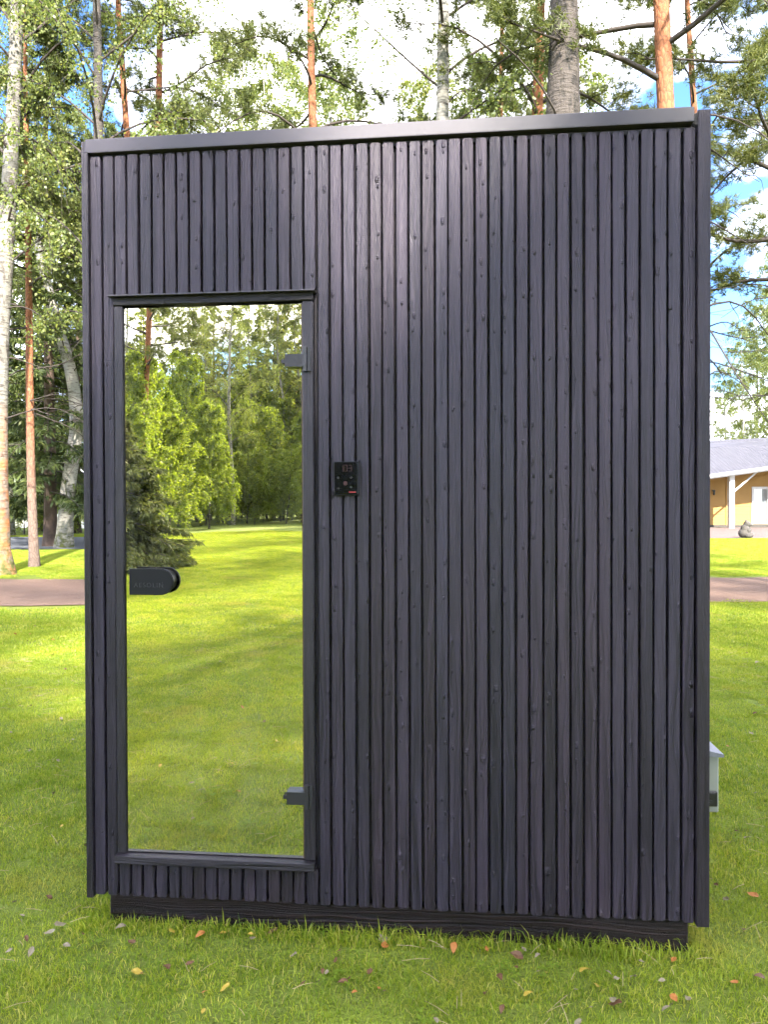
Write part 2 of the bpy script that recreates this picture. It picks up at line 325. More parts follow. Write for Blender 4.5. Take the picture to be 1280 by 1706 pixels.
m_path = mat_path('pinkish_gravel', C(0.22, 0.142, 0.108), C(0.085, 0.055, 0.041))
m_road = mat_path('grey_asphalt_road', C(0.12, 0.125, 0.14), C(0.08, 0.085, 0.095), 12)
m_court = mat_path('pale_pink_paving', C(0.15, 0.11, 0.10), C(0.10, 0.078, 0.072), 8)
m_lot = mat_path('pale_gravel_lot', C(0.55, 0.54, 0.47), C(0.40, 0.40, 0.33), 5)

# ------------------------------------------------------------------ setting
def sheet(name, pts, z, mat):
    me = bpy.data.meshes.new(name); me.from_pydata([(x, y, z) for x, y in pts], [], [list(range(len(pts)))]); me.update()
    return tag(link(name, me, mat), kind='structure')
sheet('ground', [(-450, -450), (450, -450), (450, 450), (-450, 450)], 0.0, m_lawn)
def band(name, ys0, ys1, x0, x1, z, mat, n=120, wob=0.07, seed=1):
    r = np.random.default_rng(seed); xs = np.linspace(x0, x1, n)
    a = [(x, ys0(x) + r.normal(0, wob)) for x in xs]; b = [(x, ys1(x) + r.normal(0, wob)) for x in xs[::-1]]
    me = bpy.data.meshes.new(name); V = [(x, y, z) for x, y in a + b]; k = len(xs)
    me.from_pydata(V, [], [(i, i + 1, 2 * k - 2 - i, 2 * k - 1 - i) for i in range(k - 1)]); me.update()
    return tag(link(name, me, mat), kind='structure')
P0 = lambda x: 10.3 + 0.045 * (x + 6); P1 = lambda x: 14.0 + 0.022 * (x + 6)
band('gravel_path', P0, P1, -34, 40, 0.012, m_path)
band('asphalt_road', lambda x: 23.3 + 0.02 * x, lambda x: 31.5 + 0.02 * x, -70, -5.5, 0.012, m_road, 60, 0.05, 2)
band('gravel_lot', lambda x: 42.0, lambda x: 95.0, -90, -12, 0.008, m_lot, 30, 0.5, 3)
band('paved_court', lambda x: 30.2, lambda x: 43.6, 4, 60, 0.012, m_court, 60, 0.06, 4)
def on_path(x, y):
    return (P0(x) - 0.02 < y < P1(x) + 0.02) or (x < -5.5 and 23.2 + 0.02 * x < y < 31.6 + 0.02 * x) or (x > 4 and 30.1 < y < 43.7)

# ------------------------------------------------------------------ the cabin
cabin = empty('sauna_cabin', (ROOT[0], ROOT[1], 0), -YAW)
cabin.rotation_euler = (0, R(-0.17), -YAW)
tag(cabin, 'black slatted wooden sauna cabin with a tall mirrored glass door on the lawn', 'cabin')
X0, X1, ZB, ZT, DEP = -0.987, 0.989, 0.103, 2.570, 2.10
DX0, DX1, DZ0, DZ1 = -0.8855, -0.227, 0.218, 2.061      # door frame outside
GX0, GX1, GZ0, GZ1 = -0.8575, -0.262, 0.247, 2.031      # glass
FR = 0.0                                               # y of slat fronts; +y goes into the cabin
# carcass walls (front wall is set round the door opening)
b = MB().box((X0 + 0.02, 0.024, ZB + 0.015), (DX0 + 0.012, 0.10, 2.50)); b.box((DX1 - 0.012, 0.0241, ZB + 0.0151), (X1 - 0.02, 0.1001, 2.5001))
b.box((DX0 + 0.0121, 0.0242, DZ1 - 0.012), (DX1 - 0.0121, 0.1002, 2.4999)); b.box((DX0 + 0.0121, 0.0242, ZB + 0.0149), (DX1 - 0.0121, 0.1002, DZ0 + 0.012))
b.build('front_wall', m_back, cabin)
# left wall has a small window
WY0, WY1, WZ0, WZ1 = 0.52, 1.42, 1.70, 2.10
b = MB(); xa, xb = X0 + 0.012, X0 + 0.075
b.box((xa, 0.101, ZB + 0.01), (xb, DEP, WZ0)); b.box((xa, 0.101, WZ1), (xb, DEP, 2.50)); b.box((xa + .0005, 0.101, WZ0), (xb - .0005, WY0, WZ1)); b.box((xa + .0005, WY1, WZ0), (xb - .0005, DEP, WZ1))
lw = b.build('side_wall', m_board, cabin)
wn = MB().box((xa - 0.01, WY0, WZ0), (xb + 0.005, WY0 + 0.03, WZ1)).box((xa - 0.01, WY1 - 0.03, WZ0), (xb + 0.005, WY1, WZ1)).box((xa - 0.0101, WY0 + .03, WZ0), (xb + 0.0051, WY1 - .03, WZ0 + 0.03)).box((xa - 0.0101, WY0 + .03, WZ1 - 0.03), (xb + 0.0051, WY1 - .03, WZ1)).build('window', m_metal, cabin)
MB().box((xa + 0.02, WY0 + 0.03, WZ0 + 0.03), (xa + 0.026, WY1 - 0.03, WZ1 - 0.03)).build('pane', m_clear, wn)
MB().box((X1 - 0.075, 0.101, ZB + 0.01), (X1 - 0.012, DEP, 2.50)).build('side_wall', m_board, cabin)
MB().box((xb, DEP - 0.06, ZB + 0.01), (X1 - 0.076, DEP - 0.001, 2.50)).build('back_wall', m_inner, cabin)
MB().box((xb, 0.10, 0.16), (X1 - 0.076, DEP - 0.061, 0.20)).build('inner_floor', m_inner, cabin)
for (y0, z0) in ((1.45, 0.95), (1.0, 0.55)):
    be = MB().box((xb + 0.002, y0, z0), (X1 - 0.078, y0 + 0.55, z0 + 0.04), 0.004).build('inner_bench', m_inner, cabin)
# roof: thin sheet with a slight fall, capped by flashing
MB().box((X0 + 0.01, 0.03, 2.503), (X1 - 0.01, DEP + 0.01, 2.545)).build('roof', m_cap, cabin)
cap = MB().box((-0.9645, -0.013, 2.531), (0.9505, 0.05, 2.576), 0.003, 2)
cap.build('roof_flashing', m_cap, cabin, rot=(0, R(-0.22), 0))
MB().box((-0.964, 0.012, 2.515), (0.9505, 0.03, 2.530)).build('shadow_batten', m_back, cabin)
for (a, c_, zt) in ((X0 - 0.001, X0 + 0.0215, 2.566), (0.9515, X1, 2.570)):
    MB().box((a, -0.012, ZB - 0.006), (c_, 0.10, zt), 0.003, 2).build('corner_board', m_board, cabin)
# side cladding boards on the outer walls
for sx in (0, 1):
    for k in range(14):
        y0 = 0.104 + k * 0.1424
        x = (X0 - 0.012, X0 + 0.010) if sx == 0 else (X1 - 0.010, X1 + 0.004)
        if sx == 0:
            yy0, yy1 = y0, y0 + 0.134
            if yy1 > WY0 - .02 and yy0 < WY1 + .02:
                MB().box((x[0], yy0, ZB), (x[1], yy1, WZ0 - 0.01), 0.003).build('cladding_board', m_board, cabin)
                MB().box((x[0], yy0, WZ1 + 0.01), (x[1], yy1, 2.53), 0.003).build('cladding_board', m_board, cabin)
                continue
        MB().box((x[0], y0, ZB), (x[1], y0 + 0.134, 2.53), 0.003).build('cladding_board', m_board, cabin)
# front slats
NS = 46; SX0, SX1 = -0.9665, 0.9505; PIT = (SX1 - SX0) / NS
def slat_mesh(w, h, seed):
    r = np.random.default_rng(seed); hw = w / 2; rc = 0.007; pts = []
    def arc(cx, cz, a0):
        for a in (0, 45, 90):
            q = R(a0 + a); pts.append((cx + rc * math.cos(q), cz + rc * math.sin(q)))
    arc(hw - rc, rc, -90)
    for k in range(1, 4): pts.append((hw + r.normal(0, 0.0006), h * (k + r.uniform(-.25, .25)) / 4))
    arc(hw - rc, h - rc, 0); arc(-hw + rc, h - rc, 90)
    for k in range(3, 0, -1): pts.append((-hw + r.normal(0, 0.0006), h * (k + r.uniform(-.25, .25)) / 4))
    arc(-hw + rc, rc, 180)
    n = len(pts); ins = 0.0020; dep = 0.0225
    def inset(x, z): return (x - math.copysign(ins, x), z + (ins if z < h / 2 else -ins) * (1 if (z < .01 or z > h - .01) else 0))
    V = [(inset(x, z)[0], 0.0, inset(x, z)[1]) for x, z in pts] + [(x, 0.0026, z) for x, z in pts] + [(x, dep, z) for x, z in pts]
    Fc = [list(range(n))] + [[i, n + i, n + (i + 1) % n, (i + 1) % n] for i in range(n)] + [[n + i, 2 * n + i, 2 * n + (i + 1) % n, n + (i + 1) % n] for i in range(n)]
    me = bpy.data.meshes.new('slat'); me.from_pydata(V, [], Fc); me.update(); me.materials.append(m_slat); return me
for i in range(NS):
    cx = SX0 + (i + 0.5) * PIT; w = 0.0352 + rng.normal(0, 0.0007)
    spans = [(ZB + rng.normal(0, 0.0012), 2.524)]
    if 2 <= i <= 17: spans = [(ZB + rng.normal(0, 0.0012), DZ0 - 0.001), (DZ1 + 0.006, 2.524)]
    for z0, z1 in spans:
        link('slat', slat_mesh(w, z1 - z0, i * 7 + int(z0 * 10)), None, cabin, (cx + rng.normal(0, 0.0006), rng.normal(0, 0.0011), z0), (0, rng.normal(0, 0.0003), 0))
# door frame
fr = MB().box((DX0, -0.004, DZ0 + 0.0275), (GX0 + 0.001, 0.09, DZ1 - 0.028), 0.003).build('door_jamb', m_frame, cabin)
MB().box((GX1 - 0.001, -0.004, DZ0 + 0.0275), (DX1, 0.09, DZ1 - 0.028), 0.003).build('door_jamb', m_frame, cabin)
MB().box((DX0, -0.008, DZ1 - 0.0275), (DX1, 0.09, DZ1 - 0.002), 0.002).build('door_head', m_boardx, cabin)
MB().box((DX0 - 0.012, -0.026, DZ1 - 0.0015), (DX1 + 0.008, 0.022, DZ1 + 0.003)).build('drip_flashing', m_cap, cabin)
MB().box((DX0 - 0.002, -0.022, DZ0 - 0.0005), (DX1 + 0.001, 0.09, DZ0 + 0.027), 0.003, 2).build('door_sill', m_boardx, cabin)
door = MB().box((GX0 + 0.004, 0.006, GZ0 + 0.001), (GX1 - 0.004, 0.014, GZ1 - 0.004), 0.0012).build('glass_door', m_mirror, cabin)
MB().box((GX1 - 0.0036, 0.004, GZ0 + 0.002), (GX1 - 0.0012, 0.018, GZ1 - 0.005)).build('glass_edge', m_seal, door)
MB().box((GX0 + 0.0012, 0.004, GZ0 + 0.002), (GX0 + 0.0036, 0.018, GZ1 - 0.005)).build('glass_edge', m_black, door)
# hinges
for hz in (1.842, 0.450):
    g = MB().box((-0.330, -0.018, hz - 0.020), (-0.250, 0.0065, hz + 0.020))
    es = [e for e in g.bm.edges if abs(e.verts[0].co.x + 0.33) < 1e-4 and abs(e.verts[1].co.x + 0.33) < 1e-4]
    bmesh.ops.bevel(g.bm, geom=es, offset=0.014, segments=4, affect='EDGES')
    h = g.build('hinge', m_metal, door)
    MB().cyl((-0.2525, -0.012, hz - 0.034), (-0.2525, -0.012, hz + 0.042), 0.0075, 14).build('hinge_barrel', m_metal, h)
    MB().box((-0.2445, -0.0135, hz - 0.034), (-0.234, -0.0105, hz + 0.042), 0.001).build('hinge_leaf', m_metal, h)
# handle: two D-shaped plates, one each side of the glass
def dshape(x0, x1, z0, z1):
    r = (z1 - z0) / 2; pts = [(x0, z0)]
    for a in range(-90, 91, 12): pts.append((x1 - r + r * math.cos(R(a)), (z0 + z1) / 2 + r * math.sin(R(a))))
    pts.append((x0, z1)); return pts
hd = MB().prism(dshape(-0.828, -0.681, 1.096, 1.181), -0.030, -0.020, 0.0025).build('handle', m_handle, door)
MB().prism(dshape(-0.828, -0.690, 1.103, 1.174), -0.0195, 0.0065).build('handle_core', m_handle, hd)
tx = bpy.data.curves.new('handle_lettering', 'FONT'); tx.body = 'AESOLIN'; tx.size = 0.021; tx.extrude = 0.0004; tx.space_character = 1.25
to = bpy.data.objects.new('tmp_text', tx); COL.objects.link(to); dg = bpy.context.evaluated_depsgraph_get(); dg.update()
tme = bpy.data.meshes.new_from_object(to.evaluated_get(dg)); bpy.data.objects.remove(to)
link('lettering', tme, m_emboss, hd, (-0.812, -0.0303, 1.121), (R(90), 0, 0))
# control panel
cp = MB().box((-0.160, -0.016, 1.413), (-0.082, 0.002, 1.522), 0.003, 2).build('control_panel', m_handle, cabin)
MB().box((-0.1585, -0.0185, 1.418), (-0.0835, -0.0162, 1.520), 0.001).build('display', m_screen, cp)
def seg_digit(x, z, w, h, which, name, mat, t=0.0016):
    g = MB(); y0, y1 = -0.0192, -0.0186
    S = {'a': (x, z + h - t, x + w, z + h), 'g': (x, z + h / 2 - t / 2, x + w, z + h / 2 + t / 2), 'd': (x, z, x + w, z + t), 'f': (x, z + h / 2, x + t, z + h), 'b': (x + w - t, z + h / 2, x + w, z + h), 'e': (x, z, x + t, z + h / 2), 'c': (x + w - t, z, x + w, z + h / 2)}
    for ch in which: q = S[ch]; g.box((q[0], y0, q[1]), (q[2], y1, q[3]))
    return g.build(name, mat, cp)
seg_digit(-0.140, 1.490, 0.010, 0.020, 'bc', 'readout', m_led); seg_digit(-0.127, 1.490, 0.010, 0.020, 'abcdef', 'readout', m_led); seg_digit(-0.113, 1.490, 0.010, 0.020, 'abgcd', 'readout', m_led)
MB().cyl((-0.123, -0.0186, 1.452), (-0.123, -0.0193, 1.452), 0.007, 20).build('power_mark', m_led, cp)
for (x, z) in ((-0.146, 1.470), (-0.146, 1.436), (-0.105, 1.470), (-0.105, 1.440)):
    MB().cyl((x, -0.0186, z), (x, -0.0190, z), 0.0035, 12).build('touch_mark', m_greymark, cp)
MB().box((-0.112, -0.0192, 1.4225), (-0.090, -0.0186, 1.4265)).build('maker_mark', m_redmark, cp)
# skids under the cabin
MB().box((-0.927, 0.028, -0.03), (0.938, 0.085, 0.1002), 0.004).build('skid_beam', m_plinth, cabin)
MB().box((-0.927, DEP - 0.10, -0.03), (0.938, DEP - 0.03, 0.100), 0.004).build('skid_beam', m_plinth, cabin)
for x in (-0.927, 0.86): MB().box((x, 0.0855, -0.03), (x + 0.07, DEP - 0.101, 0.0995), 0.004).build('skid_beam', m_plinth, cabin)
# cabinet on the side wall
jb = MB().box((X1 + 0.0045, 0.33, 0.315), (X1 + 0.138, 0.60, 0.512), 0.004).build('electric_cabinet', m_boxmetal, cabin)
MB().prism([(X1 + 0.004, 0.513), (X1 + 0.150, 0.513), (X1 + 0.150, 0.522), (X1 + 0.004, 0.556)], 0.315, 0.615).build('cabinet_lid', m_boxlid, jb)
so = MB().box((X1 + 0.085, 0.318, 0.340), (X1 + 0.131, 0.332, 0.392), 0.003).build('socket', m_black, jb)
MB().box((X1 + 0.094, 0.3145, 0.382), (X1 + 0.122, 0.3185, 0.388)).build('socket_label', m_greymark, so)
MB().cyl((X1 + 0.108, 0.314, 0.358), (X1 + 0.108, 0.319, 0.358), 0.006, 12).build('socket_lamp', m_greymark, so)
MB().cyl((X1 + 0.082, 0.36, 0.316), (X1 + 0.055, 0.36, 0.265), 0.009, 8).cyl((X1 + 0.055, 0.36, 0.267), (X1 + 0.004, 0.36, 0.235), 0.009, 8).build('cable', m_black, jb)

# ------------------------------------------------------------------ trees
def tube(path, rad, n=6):
    path = np.asarray(path, float); k = len(path)
    T = np.gradient(path, axis=0); T /= np.linalg.norm(T, axis=1)[:, None] + 1e-9
    ref = np.where(np.abs(T[:, 2:3]) > 0.9, np.array([[1.0, 0, 0]]), np.array([[0, 0, 1.0]]))
    A = np.cross(T, ref); A /= np.linalg.norm(A, axis=1)[:, None] + 1e-9; B = np.cross(T, A)
    th = np.linspace(0, 2 * np.pi, n, endpoint=False)
    V = path[:, None, :] + np.asarray(rad)[:, None, None] * (np.cos(th)[None, :, None] * A[:, None, :] + np.sin(th)[None, :, None] * B[:, None, :])
    i = np.arange(k - 1)[:, None] * n; j = np.arange(n)[None, :]; j2 = (j + 1) % n
    Fq = np.stack([i + j, i + j2, i + n + j2, i + n + j], -1).reshape(-1, 4)
    return V.reshape(-1, 3), Fq
def join(parts):
    Vs, Fs, o = [], [], 0
    for V, Fq in parts: Vs.append(V); Fs.append(Fq + o); o += len(V)
    return np.concatenate(Vs), np.concatenate(Fs)
def trunk(r, h, r0, wander=0.25, lean=(0, 0), n=12, k=26, flare=0.35, bow=None, rough=0.0, top=0.12):
    z = np.linspace(0, 1, k) ** 1.15 * h
    ph = r.uniform(0, 6.28, 4); s = z / h
    x = wander * (np.sin(s * 3.1 + ph[0]) - math.sin(ph[0])) + 0.35 * wander * (np.sin(s * 8 + ph[1]) - math.sin(ph[1])) + lean[0] * z
    y = wander * (np.sin(s * 2.7 + ph[2]) - math.sin(ph[2])) + 0.35 * wander * (np.sin(s * 7 + ph[3]) - math.sin(ph[3])) + lean[1] * z
    if bow: x = x + np.interp(z, [b_[0] for b_ in bow], [b_[1] for b_ in bow])
    rad = r0 * (1 - (1 - top) * s) * (1 + flare * np.exp(-z / 0.28)); rad = np.maximum(rad, 0.015)
    if rough: rad = rad * (1 + rough * r.normal(0, 1, k))
    P = np.stack([x, y, z], 1); P[0, 2] = -0.1
    V, Fq = tube(P, rad, n)
    pos = lambda zz: np.array([np.interp(zz, z, x), np.interp(zz, z, y), zz])
    radf = lambda zz: float(np.interp(zz, z, rad))
    return (V, Fq), pos, radf
def wood(name, tr, br):                         # trunk and limbs, limbs in the second material
    V, Fq = join([tr] + br); me = mesh_np(name, V, [Fq], True)
    mi = np.ones(len(Fq), dtype=np.int32); mi[:len(tr[1])] = 0; me.polygons.foreach_set('material_index', mi); return me
def quads_leaf(r, Cn, A, size, wid):
    n = len(Cn); A = A / (np.linalg.norm(A, axis=1)[:, None] + 1e-9)
    Rn = r.normal(size=(n, 3)); B = np.cross(A, Rn); B /= np.linalg.norm(B, axis=1)[:, None] + 1e-9
    Ln = (size * r.uniform(0.7, 1.25, n))[:, None]; Wd = Ln * wid
    V = np.stack([Cn, Cn + A * Ln * 0.42 + B * Wd, Cn + A * Ln, Cn + A * Ln * 0.42 - B * Wd], 1).reshape(-1, 3)
    return V
def curve_pts(p0, d, Ln, rise, droop, k, r, wob=0.06):
    t = np.linspace(0, 1, k)[:, None]
    side = np.array([-d[1], d[0], 0])
    P = p0 + d * Ln * t + np.array([0, 0, 1.0]) * (rise * t - droop * t ** 2.2) * Ln
    ph = r.uniform(0, 6.28, 2)
    P = P + side * (np.sin(t * 4 + ph[0]) - math.sin(ph[0])) * wob * Ln + np.array([0, 0, 1.0]) * (np.sin(t * 6 + ph[1]) - math.sin(ph[1])) * wob * 0.5 * Ln
    return P
def make_birch(seed, h=18, r0=0.15, zb=5.0, spread=2.6, nb=34, twigs=7, leaves=26, leaf=0.062, bow=None, wander=0.25, droop=0.55, rough=0.0, flare=.35, bare=0):
    r = np.random.default_rng(seed)
    tr, pos, rf = trunk(r, h, r0, wander, bow=bow, rough=rough, flare=flare)
    br, lv = [], []
    for i in range(nb):
        f = (i + r.uniform(0, 1)) / nb; z = zb + (h * 0.97 - zb) * f
        a = i * 2.4 + r.uniform(-.5, .5); d = np.array([math.cos(a), math.sin(a), 0])
        Ln = spread * (1.05 - 0.75 * f ** 1.4) * r.uniform(0.65, 1.15) * (0.8 if f < 0.1 else 1)
        P = curve_pts(pos(z) - np.array([0, 0, .05]), d, Ln, r.uniform(0.7, 1.2), r.uniform(0.3, 0.75) * droop * 1.6, 9, r)
        rb = min(rf(z) * 0.3, 0.008 + 0.008 * Ln)
        br.append(tube(P, np.linspace(rb, 0.005, 9), 5))
        for k in range(twigs):
            t = 0.25 + 0.75 * (k + r.uniform(0, 1)) / twigs; q = t * 8; i0 = min(int(q), 7); p = P[i0] + (P[i0 + 1] - P[i0]) * (q - i0)
            for s in range(2):
                a2 = a + r.uniform(-1.7, 1.7); d2 = np.array([math.cos(a2), math.sin(a2), 0]); L2 = r.uniform(0.4, 1.0) * (0.5 + 0.25 * spread)
                Q = curve_pts(p, d2 * 0.55, L2, r.uniform(0.0, 0.5), r.uniform(0.7, 1.5), 6, r)
                if s == 0: br.append(tube(Q, np.linspace(0.007, 0.003, 6), 3))
                tt = r.uniform(0.08, 1, leaves) * 5; ii = np.minimum(tt.astype(int), 4); base = Q[ii] + (Q[ii + 1] - Q[ii]) * (tt - ii)[:, None]
                base = base + r.normal(0, 0.055, (leaves, 3))
                ax = r.normal(0, 0.7, (leaves, 3)) + np.array([0, 0, -0.75]) + d2 * 0.3
                lv.append((base, ax))
    for i in range(bare):                       # bare dead branches under the crown
        z = zb * r.uniform(0.45, 1.0); a = r.uniform(0, 6.28); d = np.array([math.cos(a), math.sin(a), 0]); Ln = r.uniform(0.8, 2.2)
        P = curve_pts(pos(z), d, Ln, r.uniform(-.1, .5), r.uniform(0.1, .6), 8, r); br.append(tube(P, np.linspace(0.018, 0.004, 8), 5))
        Q = curve_pts(P[4], np.array([math.cos(a + .7), math.sin(a + .7), 0]), Ln * .5, .2, .5, 5, r); br.append(tube(Q, np.linspace(0.007, 0.003, 5), 3))
    Cn = np.concatenate([q[0] for q in lv]); Ax = np.concatenate([q[1] for q in lv])
    V = quads_leaf(r, Cn, Ax, leaf, 0.40)
    return wood('birch_trunk', tr, br), mesh_np('birch_crown', V, [np.arange(len(V)).reshape(-1, 4)])
def needle_tufts(r, pts, dirs, nn, ln, wd):
    n = len(pts); P = np.repeat(pts, nn, 0); D = np.repeat(dirs, nn, 0)
    A = D * 0.55 + r.normal(0, 0.62, (n * nn, 3)); A /= np.linalg.norm(A, axis=1)[:, None]
    P = P + r.normal(0, 0.02, P.shape)
    B = np.cross(A, r.normal(size=A.shape)); B /= np.linalg.norm(B, axis=1)[:, None] + 1e-9
    Ln = (ln * r.uniform(0.7, 1.2, len(P)))[:, None]
    V = np.stack([P - B * wd, P + B * wd, P + A * Ln], 1).reshape(-1, 3)
    return V
def make_pine(seed, h=20, r0=0.15, zb=8.0, spread=2.6, nb=26, bow=None, wander=0.2, dead=10, zd=3.0, nn=20, tuft=0.125, wd=0.007, sub=8, per=17, low=None):
    r = np.random.default_rng(seed)
    tr, pos, rf = trunk(r, h, r0, wander, bow=bow, top=0.3)
    br, tp, td = [], [], []
    specs = [(zb + (h * 0.98 - zb) * (i + r.uniform(0, 1)) / nb, i * 2.4 + r.uniform(-.4, .4), None) for i in range(nb)] + [(z, a, Ln) for z, a, Ln in (low or [])]
    for z, a, LL in specs:
        f = max(0, (z - zb) / (h - zb)); d = np.array([math.cos(a), math.sin(a), 0])
        Ln = LL or spread * (1.1 - 0.75 * f) * r.uniform(0.6, 1.15)
        P = curve_pts(pos(z), d, Ln, r.uniform(0.1, 0.55), r.uniform(0.1, 0.55), 9, r, 0.09)
        br.append(tube(P, np.linspace(min(rf(z) * .4, 0.016 + 0.014 * Ln), 0.008, 9), 5))
        ns = int(sub * (1 if not LL else 1.5))
        for k in range(ns):
            t = 0.3 + 0.7 * (k + r.uniform(0, 1)) / ns; q = t * 8; i0 = min(int(q), 7); p = P[i0] + (P[i0 + 1] - P[i0]) * (q - i0)
            a2 = a + r.choice([-1, 1]) * r.uniform(0.3, 1.2); d2 = np.array([math.cos(a2), math.sin(a2), 0]); L2 = r.uniform(0.35, 0.85) * (0.45 + 0.2 * Ln)
            Q = curve_pts(p, d2, L2, r.uniform(-0.1, 0.6), r.uniform(-0.2, 0.5), 6, r, 0.1); br.append(tube(Q, np.linspace(0.010, 0.004, 6), 3))
            for u in range(per):
                tt = r.uniform(0.3, 1.0) * 5; i1 = min(int(tt), 4); p2 = Q[i1] + (Q[i1 + 1] - Q[i1]) * (tt - i1) + r.normal(0, 0.09, 3)
                dd = (Q[i1 + 1] - Q[i1]); dd = dd / np.linalg.norm(dd) + np.array([0, 0, 0.5]); tp.append(p2); td.append(dd)
    for i in range(dead):
        z = zd + (zb - zd) * r.uniform(0, 1); a = r.uniform(0, 6.28); d = np.array([math.cos(a), math.sin(a), 0]); Ln = r.uniform(0.7, 2.4)
        P = curve_pts(pos(z), d, Ln, r.uniform(0.0, .5), r.uniform(0.2, .9), 9, r, 0.09); br.append(tube(P, np.linspace(0.02, 0.004, 9), 5))
        for k in range(3):
            a2 = a + r.choice([-1, 1]) * r.uniform(.4, 1.0); Q = curve_pts(P[3 + k * 2], np.array([math.cos(a2), math.sin(a2), 0]), Ln * .45, r.uniform(-.3, .4), .3, 5, r, .1); br.append(tube(Q, np.linspace(0.007, 0.003, 5), 3))
    V = needle_tufts(r, np.array(tp), np.array(td), nn, tuft, wd)
    return wood('pine_trunk', tr, br), mesh_np('pine_crown', V, [np.arange(len(V)).reshape(-1, 3)])
def make_spruce(seed, h=17, r0=0.18, zb=1.0, spread=2.6, nb=130, per=60, lf=0.26, wd=0.032):
    r = np.random.default_rng(seed)
    tr, pos, rf = trunk(r, h, r0, 0.05, top=0.08)
    br, Cs, As = [], [], []
    for i in range(nb):
        f = (i + r.uniform(0, 1)) / nb; f = f ** 1.15; z = zb + (h * 0.99 - zb) * f
        a = i * 2.4 + r.uniform(-.5, .5); d = np.array([math.cos(a), math.sin(a), 0])
        Ln = max(0.18, spread * (1 - f) ** 0.85 * r.uniform(0.75, 1.12))
        P = curve_pts(pos(z), d, Ln, r.uniform(-0.25, 0.1), r.uniform(0.15, 0.5) * (1 - f) - 0.1, 8, r, 0.03)
        br.append(tube(P, np.linspace(0.008 + 0.012 * Ln * .6, 0.005, 8), 4))
        side = np.array([-d[1], d[0], 0]); m = int(per * (0.35 + Ln / spread))
        t = r.uniform(0.12, 1, m) ** 0.8 * 7; ii = np.minimum(t.astype(int), 6); p = P[ii] + (P[ii + 1] - P[ii]) * (t - ii)[:, None]
        sg = r.choice([-1, 1], m)[:, None]; wdt = (Ln * 0.42 * (1 - 0.6 * t / 7) * r.uniform(0, 1, m))[:, None]
        for q in range(3):                      # hanging sprays along each side twig
            fr_ = (q + 0.3) / 3
            c = p + side * sg * wdt * fr_ + d * wdt * fr_ * 0.5 + np.array([0, 0, -1.0]) * (0.12 * fr_ * wdt + r.uniform(0, .05, (m, 1)))
            Cs.append(c); As.append(side * sg * 0.5 + d * 0.6 + np.array([0, 0, -0.75]) + r.normal(0, 0.35, (m, 3)))
    Cn = np.concatenate(Cs); Ax = np.concatenate(As)
    V1 = quads_leaf(r, Cn, Ax, lf, wd / lf * 0.9); V2 = quads_leaf(r, Cn, Ax + r.normal(0, .5, Ax.shape), lf * .7, wd / lf)
    V = np.concatenate([V1, V2])
    return wood('spruce_trunk', tr, br), mesh_np('spruce_crown', V, [np.arange(len(V)).reshape(-1, 4)])

KINDS = {}
def kind(key, meshes, bark, branch, leafm):
    meshes[0].materials.append(bark); meshes[0].materials.append(branch); meshes[1].materials.append(leafm)
    KINDS[key] = meshes
def place(key, xy, label, name, group=None, s=1.0, rz=None, lean=(0, 0), bark=None, sz=None):
    o = empty(name, (xy[0], xy[1], 0), random.uniform(0, 6.28) if rz is None else rz)
    o.rotation_euler = (Matrix.Rotation(lean[0], 3, 'X') @ Matrix.Rotation(lean[1], 3, 'Y') @ Matrix.Rotation(o.rotation_euler[2], 3, 'Z')).to_euler(); o.scale = (s, s, sz or s)
    tag(o, label, 'bush' if 'bush' in name else 'tree', group)
    for nm, me in zip(('trunk', 'crown'), KINDS[key]):
        c = link(nm, me, None, o)
        if nm == 'trunk' and bark:
            c.material_slots[0].link = 'OBJECT'; c.material_slots[0].material = bark
    return o
kind('birch_a', make_birch(11, 18, 0.135, 4.6, 2.7, 44, 9, 38, leaf=0.055), m_birch, m_twig, m_birchleaf)
kind('birch_b', make_birch(23, 19, 0.21, 5.6, 3.2, 42, 9, 40, leaf=0.055, rough=0.04, flare=.5, bare=4), m_birch, m_twig, m_birchleaf)
kind('birch_thick', make_birch(24, 19, 0.31, 8.5, 3.0, 34, 9, 38, leaf=0.055, rough=0.05, flare=.5, bare=3), m_birchdark, m_twig, m_birchleaf)
kind('birch_clear', make_birch(13, 19, 0.165, 7.4, 2.8, 38, 9, 38, leaf=0.055, bare=6, wander=0.12), m_birch, m_twig, m_birchleaf)
kind('birch_curved', make_birch(31, 19, 0.26, 5.5, 2.8, 40, 8, 34, leaf=0.075, bow=[(0, 0), (2, .12), (4, .42), (5.5, .28), (9, -.7), (14, -1.6), (19, -2.0)], wander=0.08), m_birch, m_twig, m_birchleaf)
kind('birch_thin', make_birch(43, 17, 0.085, 4.0, 2.0, 40, 7, 34, leaf=0.075), m_birch, m_twig, m_birchleaf)
kind('birch_far', make_birch(57, 19, 0.14, 3.0, 3.2, 44, 8, 34, leaf=0.105), m_birch, m_twig, m_birchleaf)
kind('sapling', make_birch(63, 8.0, 0.055, 0.9, 1.9, 34, 8, 40, leaf=0.10, wander=0.12, droop=0.35), m_birchgrey, m_twig, m_yleaf)
kind('sapling_wide', make_birch(66, 6.4, 0.05, 0.5, 2.7, 30, 9, 40, leaf=0.10, wander=0.2, droop=0.2), m_birchgrey, m_twig, m_yleaf)
kind('high_young', make_birch(64, 9.3, 0.08, 6.5, 2.1, 28, 8, 36, leaf=0.09, wander=0.10, droop=0.25), m_birchgrey, m_twig, m_yleaf)  # crown shaped high and thin to shade the lower cabin front
kind('bush', make_birch(71, 2.2, 0.05, 0.15, 0.9, 18, 5, 16, leaf=0.07, wander=0.02, droop=0.3), m_twig, m_twig, m_yleaf)
